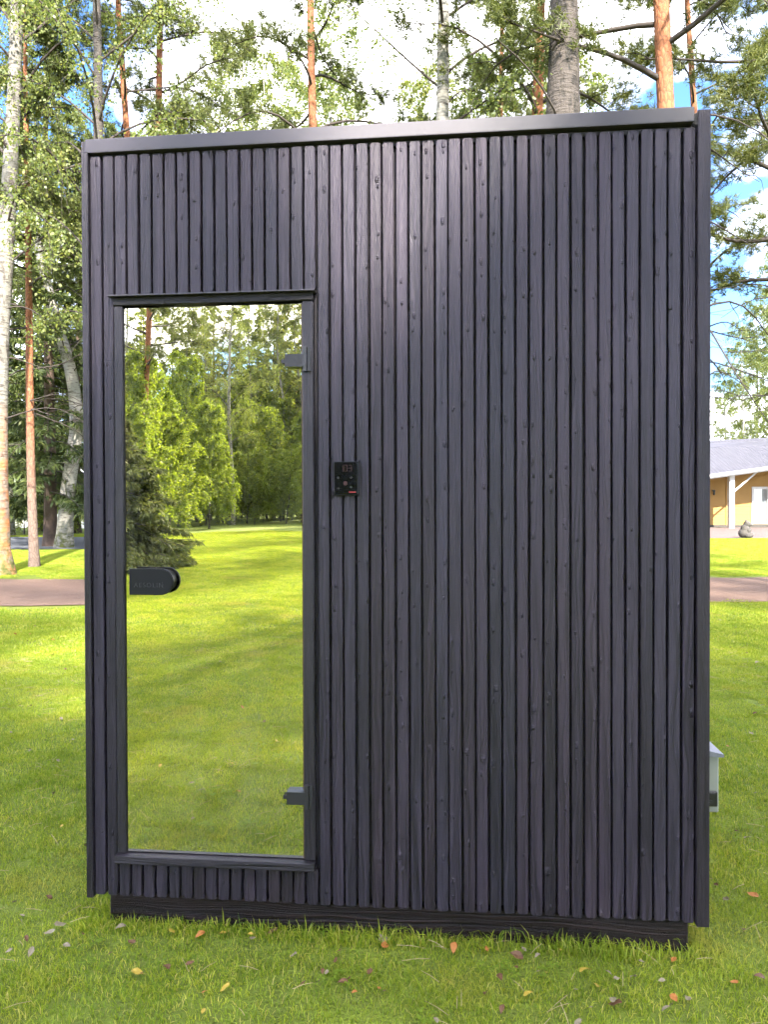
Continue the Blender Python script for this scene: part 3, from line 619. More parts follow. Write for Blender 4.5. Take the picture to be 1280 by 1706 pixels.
kind('pine_a', make_pine(15, 20, 0.15, 6.8, 3.0, 30, dead=9, zd=3.4), m_pinebark, m_twig, m_pine)
kind('pine_b', make_pine(27, 19, 0.105, 6.0, 2.4, 26, dead=12, zd=3.2, wander=0.28), m_pinebark, m_twig, m_pine)
kind('pine_slim', make_pine(39, 13, 0.10, 5.2, 1.7, 26, dead=8, zd=2.6, wander=0.06), m_pinebark, m_twig, m_pine)
kind('pine_low', make_pine(45, 18, 0.17, 6.4, 3.2, 30, dead=6, zd=3.0, low=[(5.6, 3.3, 3.2), (6.2, 2.7, 3.3), (6.9, 3.6, 3.4), (5.0, 2.5, 2.4)]), m_pinebark, m_twig, m_pine)
kind('spruce_a', make_spruce(19, 18, 0.21, 1.6, 2.9), m_spbark, m_twig, m_spruce)
m_youngspruce = mat_leaf('young_spruce_needle', [(0.0, (0.050, 0.068, 0.020)), (0.6, (0.085, 0.105, 0.028)), (1.0, (0.14, 0.15, 0.04))], 0.25, C(1.3, 1.3, 1.0), 0.02)
kind('spruce_young', make_spruce(29, 3.4, 0.06, 0.10, 1.95, 150, 95, 0.17, 0.020), m_spbark, m_twig, m_youngspruce)

SHADE_TURN = 1.3  # turn given to the unseen trees added for the dapple pattern
SHADE = ((9.4, 2.3, 'high_young', 1.0, 0.3, 'added shade tree, high small crown, first of the row facing the door'), (9.5, 0.2, 'high_young', 1.01, 2.0, 'added shade tree, high small crown, second of the row facing the slatted wall'),
         (9.6, -1.8, 'high_young', 1.02, 4.0, 'added shade tree, high small crown, third of the row facing the slatted wall'), (10.3, -4.0, 'high_young', 1.1, 5.2, 'added shade tree, high small crown, fourth of the row facing the slatted wall'),
         (15.0, -1.2, 'pine_a', 1.0, 1.0, 'tall pine added for shade behind the row facing the slatted wall'), (18.0, -5.5, 'birch_far', 1.0, 0.5, 'dense birch added for shade behind the row facing the slatted wall'),
         (13.0, -9.0, 'pine_b', 1.0, 2.5, 'thin pine added for shade beyond the high-crowned row'), (18.0, 3.5, 'birch_a', 0.95, 3.0, 'slender birch added for shade beyond the row facing the slatted wall'))
SHADE2 = ((-1.5, -27, 'birch_far'), (3.5, -21, 'pine_a'), (0.5, -35, 'birch_far'), (-3.0, -43, 'pine_a'), (-4.5, -36, 'birch_a'), (4.0, -30, 'birch_far'), (-6.0, -50, 'birch_far'))  # out-of-view trees added to cast shadow bands on the mirrored lawn
# trees that can be told apart behind the cabin
place('birch_b', W(-1, 15.0), 'old birch with mossy rust-stained lower trunk beside the gravel path', 'birch_tree', rz=0.6, s=1.05, bark=m_birchrust)
place('pine_slim', W(57, 16.7), 'slim reddish pine standing alone on the lawn beyond the gravel path', 'pine_tree', rz=1.0, lean=(0, R(-0.7)))
place('spruce_a', W(84, 24.7), 'dark spruce with brown trunk close beside the curved white birch', 'spruce_tree', rz=0.4)
place('birch_curved', W(106, 24.0), 'white birch with a curved leaning trunk next to the dark spruce', 'birch_tree', rz=0.0, s=0.95)
place('birch_a', W(172, 13.6), 'straight birch rising behind the cabin corner on the door side', 'birch_tree', rz=2.0, lean=(0, R(-1.3)), bark=m_birchgrey)
place('pine_b', W(222, 17.0), 'thin twisted orange pine next to a straight pine above the door', 'pine_tree', rz=4.1)
place('pine_a', W(248, 17.5), 'straight orange pine next to the thin twisted pine above the door', 'pine_tree', rz=2.2, s=0.9)
place('birch_thin', W(360, 25), 'thin pale birch trunk between the orange pines above the roof edge', 'birch_tree', rz=0.9)
place('birch_thin', W(461, 26), 'slender birch just beside the lone orange pine over the roof middle', 'birch_tree', rz=3.3)
place('pine_a', W(533, 16.0), 'lone straight orange pine rising over the middle of the roof', 'pine_tree', rz=5.4, s=0.86)
place('birch_clear', W(735, 12.8), 'white birch with dark bands and side branches behind the roof', 'birch_tree', rz=5.0, lean=(0, R(-0.5)))
place('pine_b', W(826, 20), 'thin reddish pine between the white birch and the thick grey birch', 'pine_tree', rz=1.3, s=0.95)
place('birch_thick', W(893, 10.5), 'thick rough grey-barked birch trunk behind the roof', 'birch_tree', rz=2.9)
place('pine_a', W(869, 14), 'orange pine half hidden behind the thick grey birch', 'pine_tree', rz=0.3, s=0.95)
place('pine_a', W(1130, 11.0), 'stout orange pine with crooked branches behind the high roof corner', 'pine_tree', rz=3.6, s=1.05, lean=(0, R(0.3)))
place('pine_low', W(1420, 12.0), 'spreading pine with low branches reaching over the lawn towards the yellow house', 'pine_tree', rz=0.15)
place('pine_b', W(1165, 17.0), 'thin pine hidden behind the high cabin corner next to the stout pine', 'pine_tree', rz=3.3)
# wood behind
far_g = 'trees of the wood behind the cabin'
for px, D, k in ((20, 33, 'birch_far'), (70, 38, 'spruce_a'), (-40, 30, 'spruce_a'), (128, 36, 'spruce_a'), (-120, 26, 'birch_far'), (150, 29, 'birch_far'), (230, 33, 'birch_far'), (310, 30, 'birch_far'), (400, 38, 'birch_far'),
                 (430, 29, 'birch_far'), (505, 33, 'birch_far'), (575, 30, 'birch_far'), (640, 36, 'birch_far'), (690, 28, 'birch_far'), (780, 34, 'birch_far'), (850, 30, 'birch_far'), (940, 28, 'birch_far'), (1000, 33, 'birch_far'), (1060, 38, 'birch_far'),
                 (-190, 36, 'spruce_a'), (-260, 28, 'birch_far'), (0, 60, 'spruce_a'), (-80, 75, 'spruce_a'), (60, 80, 'spruce_a'), (130, 70, 'spruce_a'), (-150, 62, 'birch_far'), (30, 100, 'spruce_a'), (100, 105, 'spruce_a'), (185, 52, 'spruce_a'), (235, 60, 'spruce_a'), (290, 55, 'spruce_a'), (345, 62, 'spruce_a'), (405, 56, 'spruce_a'), (470, 64, 'spruce_a'), (540, 58, 'spruce_a'), (620, 66, 'spruce_a'), (710, 60, 'spruce_a'), (800, 66, 'spruce_a'), (890, 60, 'spruce_a'), (980, 66, 'spruce_a')):
    nm, lb = ('spruce_tree', 'dark spruce standing in the wood well behind the cabin') if 'spruce' in k else ('birch_tree', 'leafy birch standing in the wood well behind the cabin')
    place(k, W(px, D), lb, nm, far_g + (' (spruce)' if 'spruce' in k else ' (birch)'), s=random.uniform(0.85, 1.1))
for px, D, s in ((1212, 62, 0.66), (1240, 58, 0.8), (1262, 66, 1.0), (1282, 58, 0.95), (1305, 62, 1.15), (1345, 60, 1.1), (1400, 66, 1.1)):
    place('birch_far', W(px, D), ('small' if s < 0.7 else 'middling' if s < 1.0 else 'tall') + ' birch with yellowing leaves growing behind the yellow house', 'birch_tree', 'birches behind the yellow house', s=s)
for px, D in ((12, 36), (40, 34.5), (75, 37), (115, 35), (150, 36), (-30, 35)):
    place('bush', W(px, D), 'low green bush on the far side of the grey road', 'bush', 'bushes beyond the road', s=random.uniform(0.5, 0.8))
# unseen trees added behind the photographer's shoulder to dapple lawn and cabin front
def S(d, lat):                                   # d metres towards the sun from the cabin, lat metres across
    a = R(SUN_AZ); return (math.sin(a) * d + math.cos(a) * lat, 2.4 + math.cos(a) * d - math.sin(a) * lat)
for d, lat, k, s, rz, lb in SHADE:
    place(k, S(d, lat), lb, 'pine_tree' if 'pine' in k else 'young_tree' if 'young' in k else 'birch_tree', s=s, rz=rz + SHADE_TURN)
for x, y, k, lb in ((-1.0, -6.8, 'birch_b', 'stout birch added to shade the lawn, opposite the door behind the row'), (6.2, -5.6, 'birch_b', 'stout birch added to shade the open lawn away from the door'), (9.0, -3.0, 'birch_a', 'slender birch added to shade the open lawn away from the door'), (-0.6, -11.5, 'pine_a', 'tall pine added for shade behind the stout birch opposite the door'), (11.5, 0.5, 'pine_a', 'tall pine added for shade at the lawn edge beside the slender birch')):  # unseen trees added to shade the lawn either side of the cabin
    place(k, (x, y), lb, 'pine_tree' if 'pine' in k else 'birch_tree', rz=x + y)
for x, y, k in SHADE2:
    place(k, (x, y), {'birch_far': 'broad birch added for shade along the sunny edge of the lawn opposite the door', 'pine_a': 'tall pine added for shade along the sunny edge of the lawn opposite the door', 'birch_a': 'slender birch added for shade along the sunny edge of the lawn opposite the door'}[k], 'pine_tree' if 'pine' in k else 'birch_tree', 'added shade trees along the sunny edge (%s)' % k.split('_')[0])
# garden seen in the door glass
place('spruce_young', RF(196, 16.5), 'young bushy spruce on the open lawn opposite the door', 'spruce_tree', s=0.95, rz=0.7)
place('pine_a', RF(236, 30), 'tall orange pine opposite the door beyond the young spruce', 'pine_tree', s=0.95, rz=1.0)
place('sapling', RF(349, 40), 'slender young tree with bright leaves standing on the lawn opposite the door', 'young_tree', s=0.85)
place('birch_a', RF(386, 46), 'white birch at the wood edge opposite the door', 'birch_tree', s=1.0)
g2 = 'bright young trees along the wood edge opposite the door'
for px, D, s in ((225, 30, .9), (255, 38, 1.0), (285, 33, .85), (315, 44, 1.05), (370, 50, 1.0), (410, 48, .95), (440, 54, .8), (470, 52, 1.1), (505, 50, 1.0), (540, 54, 1.0), (575, 50, 1.0), (180, 34, 1.0), (140, 38, 1.1), (100, 36, 1.0), (390, 56, 1.2), (455, 58, 1.2), (490, 60, 1.2), (330, 55, 1.2), (270, 50, 1.2), (300, 47, 1.0), (344, 46, 0.9), (362, 57, 1.3), (420, 52, 1.1), (480, 47, 0.8), (446, 62, 1.4), (498, 64, 1.5), (400, 64, 1.5), (215, 26, 0.7), (240, 45, 1.2)):
    place('sapling' if int(px) % 2 else 'sapling_wide', RF(px, D), 'bright green young tree at the wood edge opposite the door', 'young_tree', g2, s=s * random.uniform(0.85, 1.2), sz=s * random.uniform(0.75, 1.25))
for px, D, k in ((200, 52, 'birch_far'), (240, 60, 'spruce_a'), (290, 62, 'birch_far'), (330, 66, 'birch_far'), (365, 64, 'pine_a'), (410, 66, 'birch_far'), (430, 70, 'spruce_a'), (455, 64, 'birch_far'), (485, 68, 'birch_far'), (515, 64, 'spruce_a'), (545, 66, 'birch_far'), (590, 62, 'birch_far'), (640, 60, 'spruce_a'), (160, 58, 'spruce_a'), (110, 55, 'birch_far'), (60, 56, 'birch_far'), (700, 62, 'birch_far'), (350, 80, 'spruce_a'), (400, 82, 'spruce_a'), (470, 84, 'spruce_a'), (520, 82, 'spruce_a'), (270, 80, 'spruce_a'), (220, 78, 'spruce_a'), (350, 59, 'birch_far'), (505, 59, 'birch_far'), (310, 58, 'birch_far'), (425, 60, 'birch_far'), (470, 58, 'birch_far'), (300, 92, 'spruce_a'), (375, 95, 'spruce_a'), (445, 92, 'spruce_a'), (495, 94, 'spruce_a'), (560, 90, 'spruce_a'), (620, 58, 'birch_far'), (665, 64, 'birch_far'), (720, 58, 'spruce_a'), (760, 64, 'birch_far'), (820, 60, 'spruce_a'), (680, 84, 'spruce_a'), (780, 86, 'spruce_a')):
    nm = {'birch_far': 'birch_tree', 'spruce_a': 'spruce_tree', 'pine_a': 'pine_tree'}[k]
    place(k, RF(px, D), {'birch_far': 'tall leafy birch in the wood opposite the door', 'spruce_a': 'dark spruce in the wood opposite the door', 'pine_a': 'tall pine in the wood opposite the door'}[k], nm, {'birch_far': 'birches opposite the door', 'spruce_a': 'spruces opposite the door', 'pine_a': None}[k], s=random.uniform(.85, 1.05))
place('bush', RF(423, 46), 'small dark shrub on the lawn opposite the door', 'bush', s=0.45, bark=m_twig)
place('bush', RF(500, 62), 'low bush at the foot of the wood opposite the door', 'bush', 'low bushes opposite the door', s=1.0)
for px in (600, 640, 680, 730, 290, 315, 340, 360, 380, 400, 415, 430, 445, 460, 475, 490, 510, 530, 560):
    place('bush', RF(px, random.uniform(56, 70)), 'low bush at the foot of the wood opposite the door', 'bush', 'low bushes opposite the door', s=random.uniform(1.1, 1.9))

# ------------------------------------------------------------------ yellow house
HY = 44.0; PXM = HY / F_PX
hx = lambda px, d=0: (px - CX) / F_PX * (HY + d)
hzv = lambda y, d=0: CAM_H + (HZ - y) / F_PX * (HY + d)
m_yel = plain('ochre_house_paint', C(0.36, 0.205, 0.062), 0.7, 0.3, 0, 3, 0.15)
m_white = plain('white_house_paint', C(0.55, 0.53, 0.51), 0.6, 0.4, 0, 5, 0.08)
def mat_roof():
    t = NT('grey_roof_sheet'); o = t.obj(); w = t.n('ShaderNodeTexWave'); t.l(o, w.inputs['Vector']); w.inputs['Scale'].default_value = 1.6; w.bands_direction = 'X'
    c = t.mix(t.noise(o, 1.5, 5), C(0.034, 0.033, 0.042), C(0.058, 0.055, 0.066)); return t.pbr(c, 0.55, 0.4, 0, t.bump(w.outputs['Fac'], 0.4, 0.03))
m_roof = mat_roof(); m_curtain = plain('white_curtain', C(0.7, 0.7, 0.68), 0.8, 0.2); m_stone = plain('grey_granite', C(0.085, 0.076, 0.07), 0.85, 0.2, 0, 14, 0.5, 0.5)
house = empty('house', (0, HY, 0)); tag(house, 'yellow wooden house with grey roof and white posts across the lawn', 'house')
HX0, HX1 = hx(1040), hx(1560)
wx0, wx1, wz0, wz1 = hx(1253), hx(1330), hzv(873), hzv(811)
def rake(x): return hzv(793) + (x - hx(1184)) / (hx(1280) - hx(1184)) * (hzv(780) - hzv(793))
z0 = hzv(875); MB().box((HX0, 0.05, 0), (HX1, 8.0, 3.2)).build('wall_core', m_yel, house)
bd = MB(); z = z0 + 0.02; k = 0
while z < 3.3:
    y_ = 0.02 + 0.002 * (k % 2)
    if z + 0.12 > wz0 and z < wz1:
        bd.box((HX0, y_, z), (wx0 - 0.005, 0.0495, z + 0.135)); bd.box((wx1 + 0.005, y_, z), (HX1, 0.0495, z + 0.135))
    else: bd.box((HX0, y_, z), (HX1, 0.0495, z + 0.135))
    z += 0.15; k += 1
tag(bd.build('wall_boards', m_yel, house), kind='stuff')
MB().box((HX0 - .02, -0.03, 0.0), (HX1, 0.048, z0 + 0.015)).build('plinth', m_stone, house)
wd_ = MB().box((wx0, -0.02, wz0), (wx0 + 0.14, 0.12, wz1)).box((wx1 - .14, -0.02, wz0), (wx1, 0.12, wz1)).box((wx0 + .14, -0.021, wz1 - 0.14), (wx1 - .14, 0.12, wz1)).box((wx0 + .14, -0.021, wz0), (wx1 - .14, 0.12, wz0 + 0.1)).box((wx0 + .88, -0.019, wz0 + .1), (wx0 + .98, 0.1, wz1 - .14)).build('terrace_door', m_white, house)
MB().box((wx0 + 0.14, -0.004, wz0 + 0.1), (wx0 + .88, 0.004, wz1 - 0.14)).build('pane', m_houseglass, wd_)
MB().box((wx0 + .98, -0.004, wz0 + 0.1), (wx1 - .14, 0.004, wz1 - 0.14)).build('pane', m_houseglass, wd_)
r_ = np.random.default_rng(5); xs = np.linspace(wx0 + .14, wx1 - .14, 70); cv = []
for zz in (wz0 + .1, wz1 - .14): cv += [(x, 0.028 + 0.012 * math.sin(x * 40) + 0.003 * r_.normal(), zz) for x in xs]
me = bpy.data.meshes.new('curtain'); me.from_pydata(cv, [], [(i, i + 1, 70 + i + 1, 70 + i) for i in range(69)]); me.update(); link('curtain', me, m_curtain, wd_)
# roof: front edge rises gently along the front, ridge level behind
yf, yb = -2.2, 4.2; zr = hzv(745, yb)
rp_ = []
V = [(HX0 - .6, yf, rake(HX0 - .6) + .10), (HX1, yf, rake(HX1) + .10), (HX1, yb, max(zr, rake(HX1) + 1.2)), (HX0 - .6, yb, zr), (HX1, 9, 3.2), (HX0 - .6, 9, 3.2)]
V2 = [(x, y, z - 0.1) for x, y, z in V]
me = bpy.data.meshes.new('roof'); me.from_pydata(V + V2, [], [(0, 1, 2, 3), (3, 2, 4, 5), (7, 6, 9, 8), (8, 9, 11, 10), (0, 3, 9, 6), (3, 5, 11, 9), (1, 7, 8, 2), (2, 8, 10, 4)]); me.update(); roof = link('roof', me, m_roof, house)
ang = math.atan((rake(HX1) - rake(HX0)) / (HX1 - HX0)); Lf = (HX1 - HX0 + .6) / math.cos(ang)
MB().box((0, -0.06, -0.10), (Lf, -0.005, 0.13)).build('fascia', m_white, roof, (HX0 - .6, yf, rake(HX0 - .6)), (0, -ang, 0))
MB().cyl((HX0 - .6, yf - .12, rake(HX0 - .6) + .03), (HX1, yf - .12, rake(HX1) + .03), 0.07, 8).build('gutter', m_white, roof)
for px in (1221, 1330, 1130):
    x = hx(px, -1.9); po = MB().box((x - .14, yf + .35, 0), (x + .14, yf + .63, rake(x) - 0.0), 0.01).build('post', m_white, house)
    q = MB(); q.cyl((x + .12, yf + .49, rake(x) - 1.0), (x + 1.5, yf + .49, rake(x + 1.5) - .02), 0.055, 6); q.build('brace', m_white, po)
MB().box((hx(1210) , -0.03, z0 + .016), (hx(1215), 0.019, 3.0)).build('corner_trim', m_yel, house)
lampx = hx(1188); lm = MB().box((lampx - .05, -0.16, 2.05), (lampx + .08, 0.019, 2.14), .01).cyl((lampx + .02, -.12, 1.85), (lampx + .02, -.12, 2.05), .06, 10).build('wall_lamp', m_black, house)

# stone animal statue
st = MB(); st.ball((0, 0, .19), .235, (1, .95, .9)); st.ball((.03, 0, .35), .19, (.95, .95, 1.2)); st.ball((.10, 0, .555), .135, (1.1, 1.05, .95)); st.ball((.225, 0, .525), .06, (1.3, .9, .8), 10, 8)
for sy in (-1, 1):
    st.ball((.06, .105 * sy, .67), .05, (.7, 1, 1.1), 8, 6); st.ball((.17, .15 * sy, .10), .095, (1.5, .9, 1), 10, 8); st.ball((.17, .12 * sy, .30), .06, (1.2, .8, 1.9), 10, 8); st.ball((.27, .15 * sy, .12), .06, (.8, .9, 1.2), 8, 6)
so_ = st.build('statue', m_stone, None, (*W(1241, 30.6), 0), (0, 0, R(-35)), smooth=True)
rm = so_.modifiers.new('fuse', 'REMESH'); rm.mode = 'VOXEL'; rm.voxel_size = 0.016; rm.use_smooth_shade = True
tag(so_, 'grey stone figure of a sitting animal at the lawn edge before the yellow house', 'statue')

# ------------------------------------------------------------------ lawn blades (one mass)
def patch_mesh(seed, size, n, hgt, wid, clover):
    r = np.random.default_rng(seed)
    x = r.uniform(-size / 2, size / 2, n); y = r.uniform(-size / 2, size / 2, n); a = r.uniform(0, 6.28, n)
    h = hgt * r.uniform(0.45, 1.0, n) ** 1.0 * (1 + 0.5 * (r.uniform(0, 1, n) > 0.96)); w = wid * r.uniform(0.6, 1.2, n); ln = r.uniform(0.15, 1.1, n) * h; la = r.uniform(0, 6.28, n)
    d = np.stack([np.cos(a) * w, np.sin(a) * w, 0 * a], 1); b_ = np.stack([x, y, 0 * x - .004], 1)
    m = b_ + np.stack([np.cos(la) * ln * .35, np.sin(la) * ln * .35, h * .6], 1); t = b_ + np.stack([np.cos(la) * ln, np.sin(la) * ln, h * np.clip(1.05 - .35 * ln / h, .4, 1)], 1)
    V = np.stack([b_ - d, b_ + d, m + d * .8, m - d * .8, t], 1).reshape(-1, 3); i = np.arange(n)[:, None] * 5
    me = mesh_np('grass_patch', V, [np.concatenate([i, i + 1, i + 2, i + 3], 1), np.concatenate([i + 3, i + 2, i + 4], 1)])
    return me
def clover_mesh(seed, size, k):
    r = np.random.default_rng(seed); Vs = []; o = 0; fs = []
    for _ in range(k):
        cx_, cy_ = r.uniform(-size / 2, size / 2, 2)
        for q in range(r.integers(4, 10)):
            x, y = cx_ + r.normal(0, .03), cy_ + r.normal(0, .03); z = r.uniform(.02, .042); a0 = r.uniform(0, 6.28)
            for t in range(3):
                a = a0 + t * 2.09; s = r.uniform(.006, .010); c_, s_ = math.cos(a), math.sin(a); dz = r.uniform(-.003, .003)
                Vs += [(x, y, z), (x + c_ * s - s_ * s * .7, y + s_ * s + c_ * s * .7, z + .002 + dz), (x + c_ * s * 1.7, y + s_ * s * 1.7, z + dz), (x + c_ * s + s_ * s * .7, y + s_ * s - c_ * s * .7, z + .002 + dz)]
                fs.append((o, o + 1, o + 2, o + 3)); o += 4
    return mesh_np('clover_patch', np.array(Vs), [np.array(fs)])
gcol = bpy.data.collections.new('grass_patches')
def preg(nm, me, mat):
    me.materials.append(mat); o = bpy.data.objects.new(nm, me); gcol.objects.link(o); return o
for k in range(4): preg('a_dense_%d' % k, patch_mesh(100 + k, 0.50, 3000, 0.031, 0.0013, 0), m_blade)
for k in range(3): preg('b_mid_%d' % k, patch_mesh(200 + k, 1.18, 6600, 0.034, 0.0030, 0), m_blade)
for k in range(3): preg('c_clover_%d' % k, clover_mesh(300 + k, 0.5, 3), m_clover)
m_straw = plain('dry_straw', C(0.34, 0.27, 0.14), 0.7, 0.2)
def straw_mesh(seed):
    r = np.random.default_rng(seed); ps = []
    for _ in range(9):
        x, y = r.uniform(-.24, .24, 2); a = r.uniform(0, 6.28); Ln = r.uniform(.03, .10); z = r.uniform(.016, .032)
        d = np.array([math.cos(a), math.sin(a), r.normal(0, .18)]); p = np.array([x, y, z]); ps.append(tube([p, p + d * Ln * .5 + np.array([0, 0, .003]), p + d * Ln], [.0011, .0011, .0008], 3))
    V, Fq = join(ps); return mesh_np('straw_patch', V, [Fq])
for k in range(2): preg('e_straw_%d' % k, straw_mesh(500 + k), m_straw)
def fringe_mesh(seed):
    me = patch_mesh(seed, 0.30, 240, 0.050, 0.0014, 0); q = np.zeros(len(me.vertices) * 3, dtype=np.float32); me.vertices.foreach_get('co', q); q = q.reshape(-1, 5, 3)
    sh = q[:, 0:1, 1:2] * 0.72; q[:, :, 1:2] -= sh; me.vertices.foreach_set('co', q.reshape(-1).copy()); me.update(); return me
for k in range(3): preg('d_fringe_%d' % k, fringe_mesh(400 + k), m_blade)
pts, vi, rot, scl = [], [], [], []
r_ = np.random.default_rng(77)
def under_cabin(x, y, m=0.0):
    lx, ly = to_local(x, y); return -0.93 - m < lx < 0.94 + m and 0.02 - m < ly < DEP + m
def wedge(x, y):
    if y > 1.2 and abs(x) < 0.53 * y + 1.0: return math.hypot(x, y)
    vx, vy = M(x, y)
    if vy > 2.3 and -0.47 * vy - .8 < vx < 0.0 * vy + 0.3: return math.hypot(vx, vy)
    return None
g = 0.40
for ix in range(-40, 41):
    for iy in range(-40, 40):
        x, y = ix * g + r_.uniform(-.05, .05), iy * g + r_.uniform(-.05, .05); d = wedge(x, y)
        if d is None or d > 8.4: continue
        lx, ly = to_local(x, y)
        if -0.85 < lx < 0.86 and 0.30 < ly < DEP: continue
        if on_path(x, y): continue
        pts.append((x, y, 0)); vi.append(int(r_.integers(0, 4))); rot.append(r_.integers(0, 4) * math.pi / 2 + r_.normal(0, .3)); scl.append(r_.uniform(.85, 1.15))
        if r_.uniform() < 0.55: pts.append((x, y, 0)); vi.append(13 + int(r_.integers(0, 2))); rot.append(r_.uniform(0, 6.28)); scl.append(1.0)
        if r_.uniform() < 0.45: pts.append((x, y, 0)); vi.append(7 + int(r_.integers(0, 3))); rot.append(r_.uniform(0, 6.28)); scl.append(r_.uniform(.8, 1.2))
def add_local(lx, ly, v, a, sc_):
    x = ROOT[0] + lx * UAX[0] + ly * NRM[0]; y = ROOT[1] + lx * UAX[1] + ly * NRM[1]
    pts.append((x, y, 0)); vi.append(v); rot.append(-YAW + a); scl.append(sc_)
for k in range(15):                                # unmown fringe along the skids
    for ly in (0.0,):
        if r_.uniform() < 0.8: add_local(-0.90 + k * 0.128 + r_.normal(0, .03), ly + r_.normal(0, .008), 10 + int(r_.integers(0, 3)), 0, r_.uniform(.75, 1.1) * (1.0 + 0.035 * k))
for k in range(8):
    for lx in (-0.97, 0.98): add_local(lx, 0.1 + k * 0.27, 10 + int(r_.integers(0, 3)), math.pi / 2, r_.uniform(.8, 1.2))
g = 0.85
for ix in range(-40, 41):
    for iy in range(-48, 42):
        x, y = ix * g + r_.uniform(-.1, .1), iy * g + r_.uniform(-.1, .1); d = wedge(x, y)
        if d is None or d <= 8.2 or d > 36 or under_cabin(x, y, .4): continue
        if any(on_path(x + a, y + b_) for a in (-.3, .3) for b_ in (-.42, .42)): continue
        pts.append((x, y, 0)); vi.append(4 + int(r_.integers(0, 3))); rot.append(r_.uniform(0, 6.28)); scl.append(r_.uniform(.85, 1.15))
pm = bpy.data.meshes.new('lawn_grass'); pm.from_pydata(pts, [], [])
for nm, tp, arr in (('vi', 'INT', vi), ('rot', 'FLOAT', rot), ('scl', 'FLOAT', scl)):
    at = pm.attributes.new(nm, tp, 'POINT'); at.data.foreach_set('value', np.array(arr, dtype=np.int32 if tp == 'INT' else np.float32))
lawn = link('lawn_grass', pm, m_blade); tag(lawn, 'short yellow-green lawn grass with clover all round the cabin', 'grass', kind='stuff')
ng = bpy.data.node_groups.new('lawn', 'GeometryNodeTree')
ng.interface.new_socket('Geometry', in_out='INPUT', socket_type='NodeSocketGeometry'); ng.interface.new_socket('Geometry', in_out='OUTPUT', socket_type='NodeSocketGeometry')
gi = ng.nodes.new('NodeGroupInput'); go = ng.nodes.new('NodeGroupOutput'); ip = ng.nodes.new('GeometryNodeInstanceOnPoints'); ci = ng.nodes.new('GeometryNodeCollectionInfo')
ci.inputs['Collection'].default_value = gcol; ci.inputs['Separate Children'].default_value = True; ci.inputs['Reset Children'].default_value = True
def named(n, t):
    q = ng.nodes.new('GeometryNodeInputNamedAttribute'); q.data_type = t; q.inputs['Name'].default_value = n; return q.outputs['Attribute']
cxyz = ng.nodes.new('ShaderNodeCombineXYZ'); ng.links.new(named('rot', 'FLOAT'), cxyz.inputs[2])
ng.links.new(gi.outputs[0], ip.inputs['Points']); ng.links.new(ci.outputs[0], ip.inputs['Instance']); ip.inputs['Pick Instance'].default_value = True
ng.links.new(named('vi', 'INT'), ip.inputs['Instance Index']); ng.links.new(cxyz.outputs[0], ip.inputs['Rotation']); ng.links.new(named('scl', 'FLOAT'), ip.inputs['Scale'])
ng.links.new(ip.outputs[0], go.inputs[0])
md = lawn.modifiers.new('lawn', 'NODES'); md.node_group = ng

# ------------------------------------------------------------------ fallen leaves
def leaf_mesh(seed):
    r = np.random.default_rng(seed); V = []; k = 5
    for i in range(k):
        t = i / (k - 1); w = 0.36 * math.sin(math.pi * min(1, t * 0.95 + 0.08)) ** 0.8 * (1 - 0.35 * t); cz = r.uniform(0.05, 0.22)
        for s in (-1, 0, 1): V.append((s * w, t - 0.5, abs(s) * w * cz * 2 + 0.12 * math.sin(t * 3 + seed) + r.normal(0, .015)))
    Fc = [(i * 3 + j, i * 3 + j + 1, i * 3 + j + 4, i * 3 + j + 3) for i in range(k - 1) for j in (0, 1)]
    me = bpy.data.meshes.new('fallen_leaf'); me.from_pydata(V, [], Fc); me.update(); return me
LM = {}
for nm, col in (('yellow', C(0.36, 0.26, 0.035)), ('orange', C(0.34, 0.13, 0.03)), ('brown', C(0.115, 0.055, 0.024)), ('pale', C(0.21, 0.175, 0.11))):
    t = NT(nm + '_dry_leaf'); c = t.mix(t.noise(t.obj(), 3, 4), col, C(*(x * 0.55 for x in col[:3]))); t.pbr(c, 0.6, 0.3)
    LM[nm] = [leaf_mesh(s) for s in range(4)]
    for me in LM[nm]: me.materials.append(t.m)
r_ = np.random.default_rng(9)
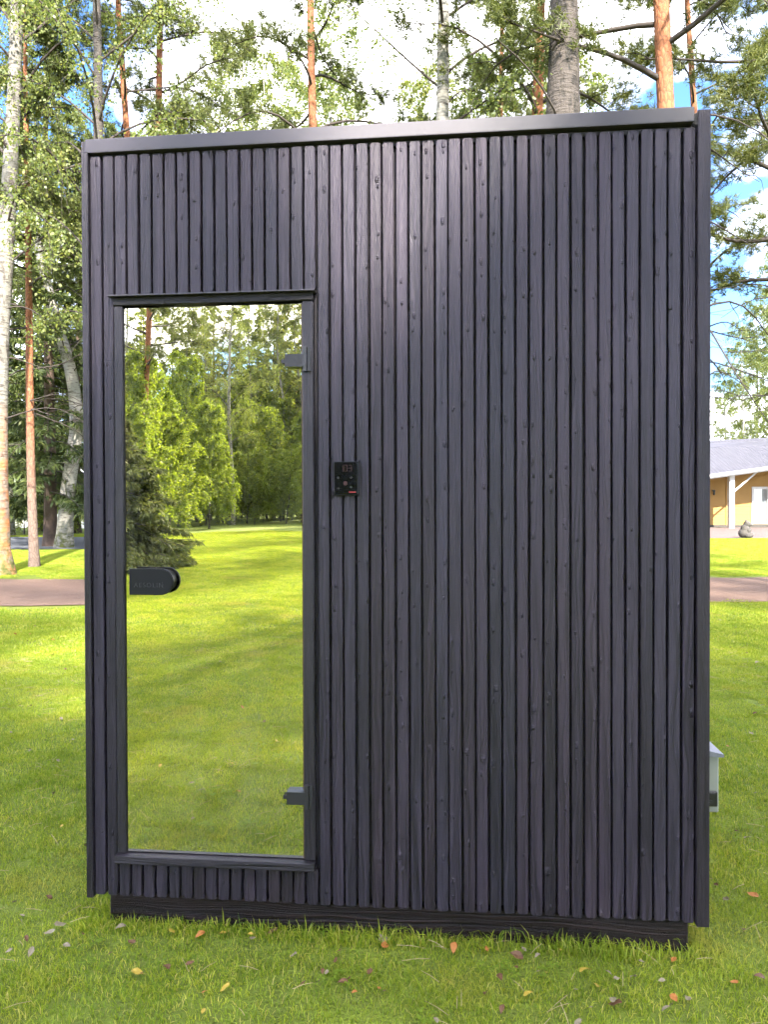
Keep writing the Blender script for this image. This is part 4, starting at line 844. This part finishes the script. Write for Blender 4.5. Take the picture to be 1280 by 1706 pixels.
spots = [(417, 1571, 'yellow'), (452, 1565, 'brown'), (488, 1606, 'pale'), (502, 1655, 'brown'), (537, 1635, 'brown'), (590, 1671, 'orange'), (640, 1668, 'brown'), (637, 1577, 'pale'), (680, 1558, 'brown'), (673, 1562, 'pale'), (757, 1595, 'orange'), (862, 1608, 'brown'), (862, 1628, 'brown'),
         (898, 1634, 'pale'), (897, 1608, 'pale'), (835, 1645, 'brown'), (810, 1673, 'brown'), (838, 1700, 'brown'), (985, 1698, 'pale'), (963, 1665, 'pale'), (997, 1658, 'yellow'), (1017, 1638, 'pale'), (1056, 1594, 'brown'), (1106, 1650, 'pale'), (1127, 1680, 'orange'), (1150, 1680, 'pale'), (1258, 1503, 'orange'), (1214, 1510, 'pale'), (1244, 1562, 'brown'), (1270, 1645, 'brown'), (1196, 1486, 'brown'), (1172, 1551, 'orange'),
         (20, 1515, 'pale'), (78, 1508, 'brown'), (108, 1590, 'pale'), (33, 1538, 'pale'), (216, 1583, 'brown'), (274, 1628, 'brown'), (315, 1620, 'brown'), (340, 1670, 'orange'), (372, 1662, 'yellow'), (336, 1703, 'yellow'), (70, 1323, 'brown'), (88, 1330, 'pale'), (142, 1418, 'pale'), (95, 1275, 'pale'), (1215, 1250, 'orange'), (1255, 1228, 'pale'), (1262, 1330, 'pale'), (1230, 1395, 'brown'), (1250, 1405, 'pale')]
places = [((px - CX) / F_PX * DG(y), DG(y), c) for px, y, c in spots]
for k in range(70):
    side = r_.integers(0, 3); c = r_.choice(['yellow', 'orange', 'brown', 'pale', 'pale', 'brown'])
    if side == 0: y = r_.uniform(3.2, 9.5); x = -r_.uniform(0.40, 0.52) * y
    elif side == 1: y = r_.uniform(3.2, 9.5); x = r_.uniform(0.43, 0.52) * y
    else:
        D = 3.3 + 8 * r_.uniform(0, 1) ** 1.5; x, y = RF(r_.uniform(190, 530), D)
    places.append((x, y, c))
for k in range(46):                                 # more small ones in front of the cabin and at its foot
    x = r_.uniform(-1.35, 1.3); fy = ROOT[1] - (x - ROOT[0]) * math.tan(YAW); y = fy - 0.03 - abs(r_.normal(0, 0.22))
    places.append((x, y, r_.choice(['brown', 'pale', 'brown', 'pale', 'yellow', 'orange'])))
for x, y, c in places:
    if under_cabin(x, y, 0.03): continue
    o = link('fallen_leaf', LM[c][r_.integers(0, 4)], None, None, (x, y, 0.021), (r_.normal(0, .3), r_.normal(0, .3), r_.uniform(0, 6.28)))
    s = 0.018 + 0.026 * r_.uniform() ** 1.6; o.scale = (s, s, s)
    tag(o, {'yellow': 'small yellow fallen leaf lying on the lawn', 'orange': 'small orange fallen leaf lying on the lawn', 'brown': 'small dry brown fallen leaf lying on the lawn', 'pale': 'small pale dry fallen leaf lying on the lawn'}[c], 'leaf', c + ' leaves fallen on the lawn')
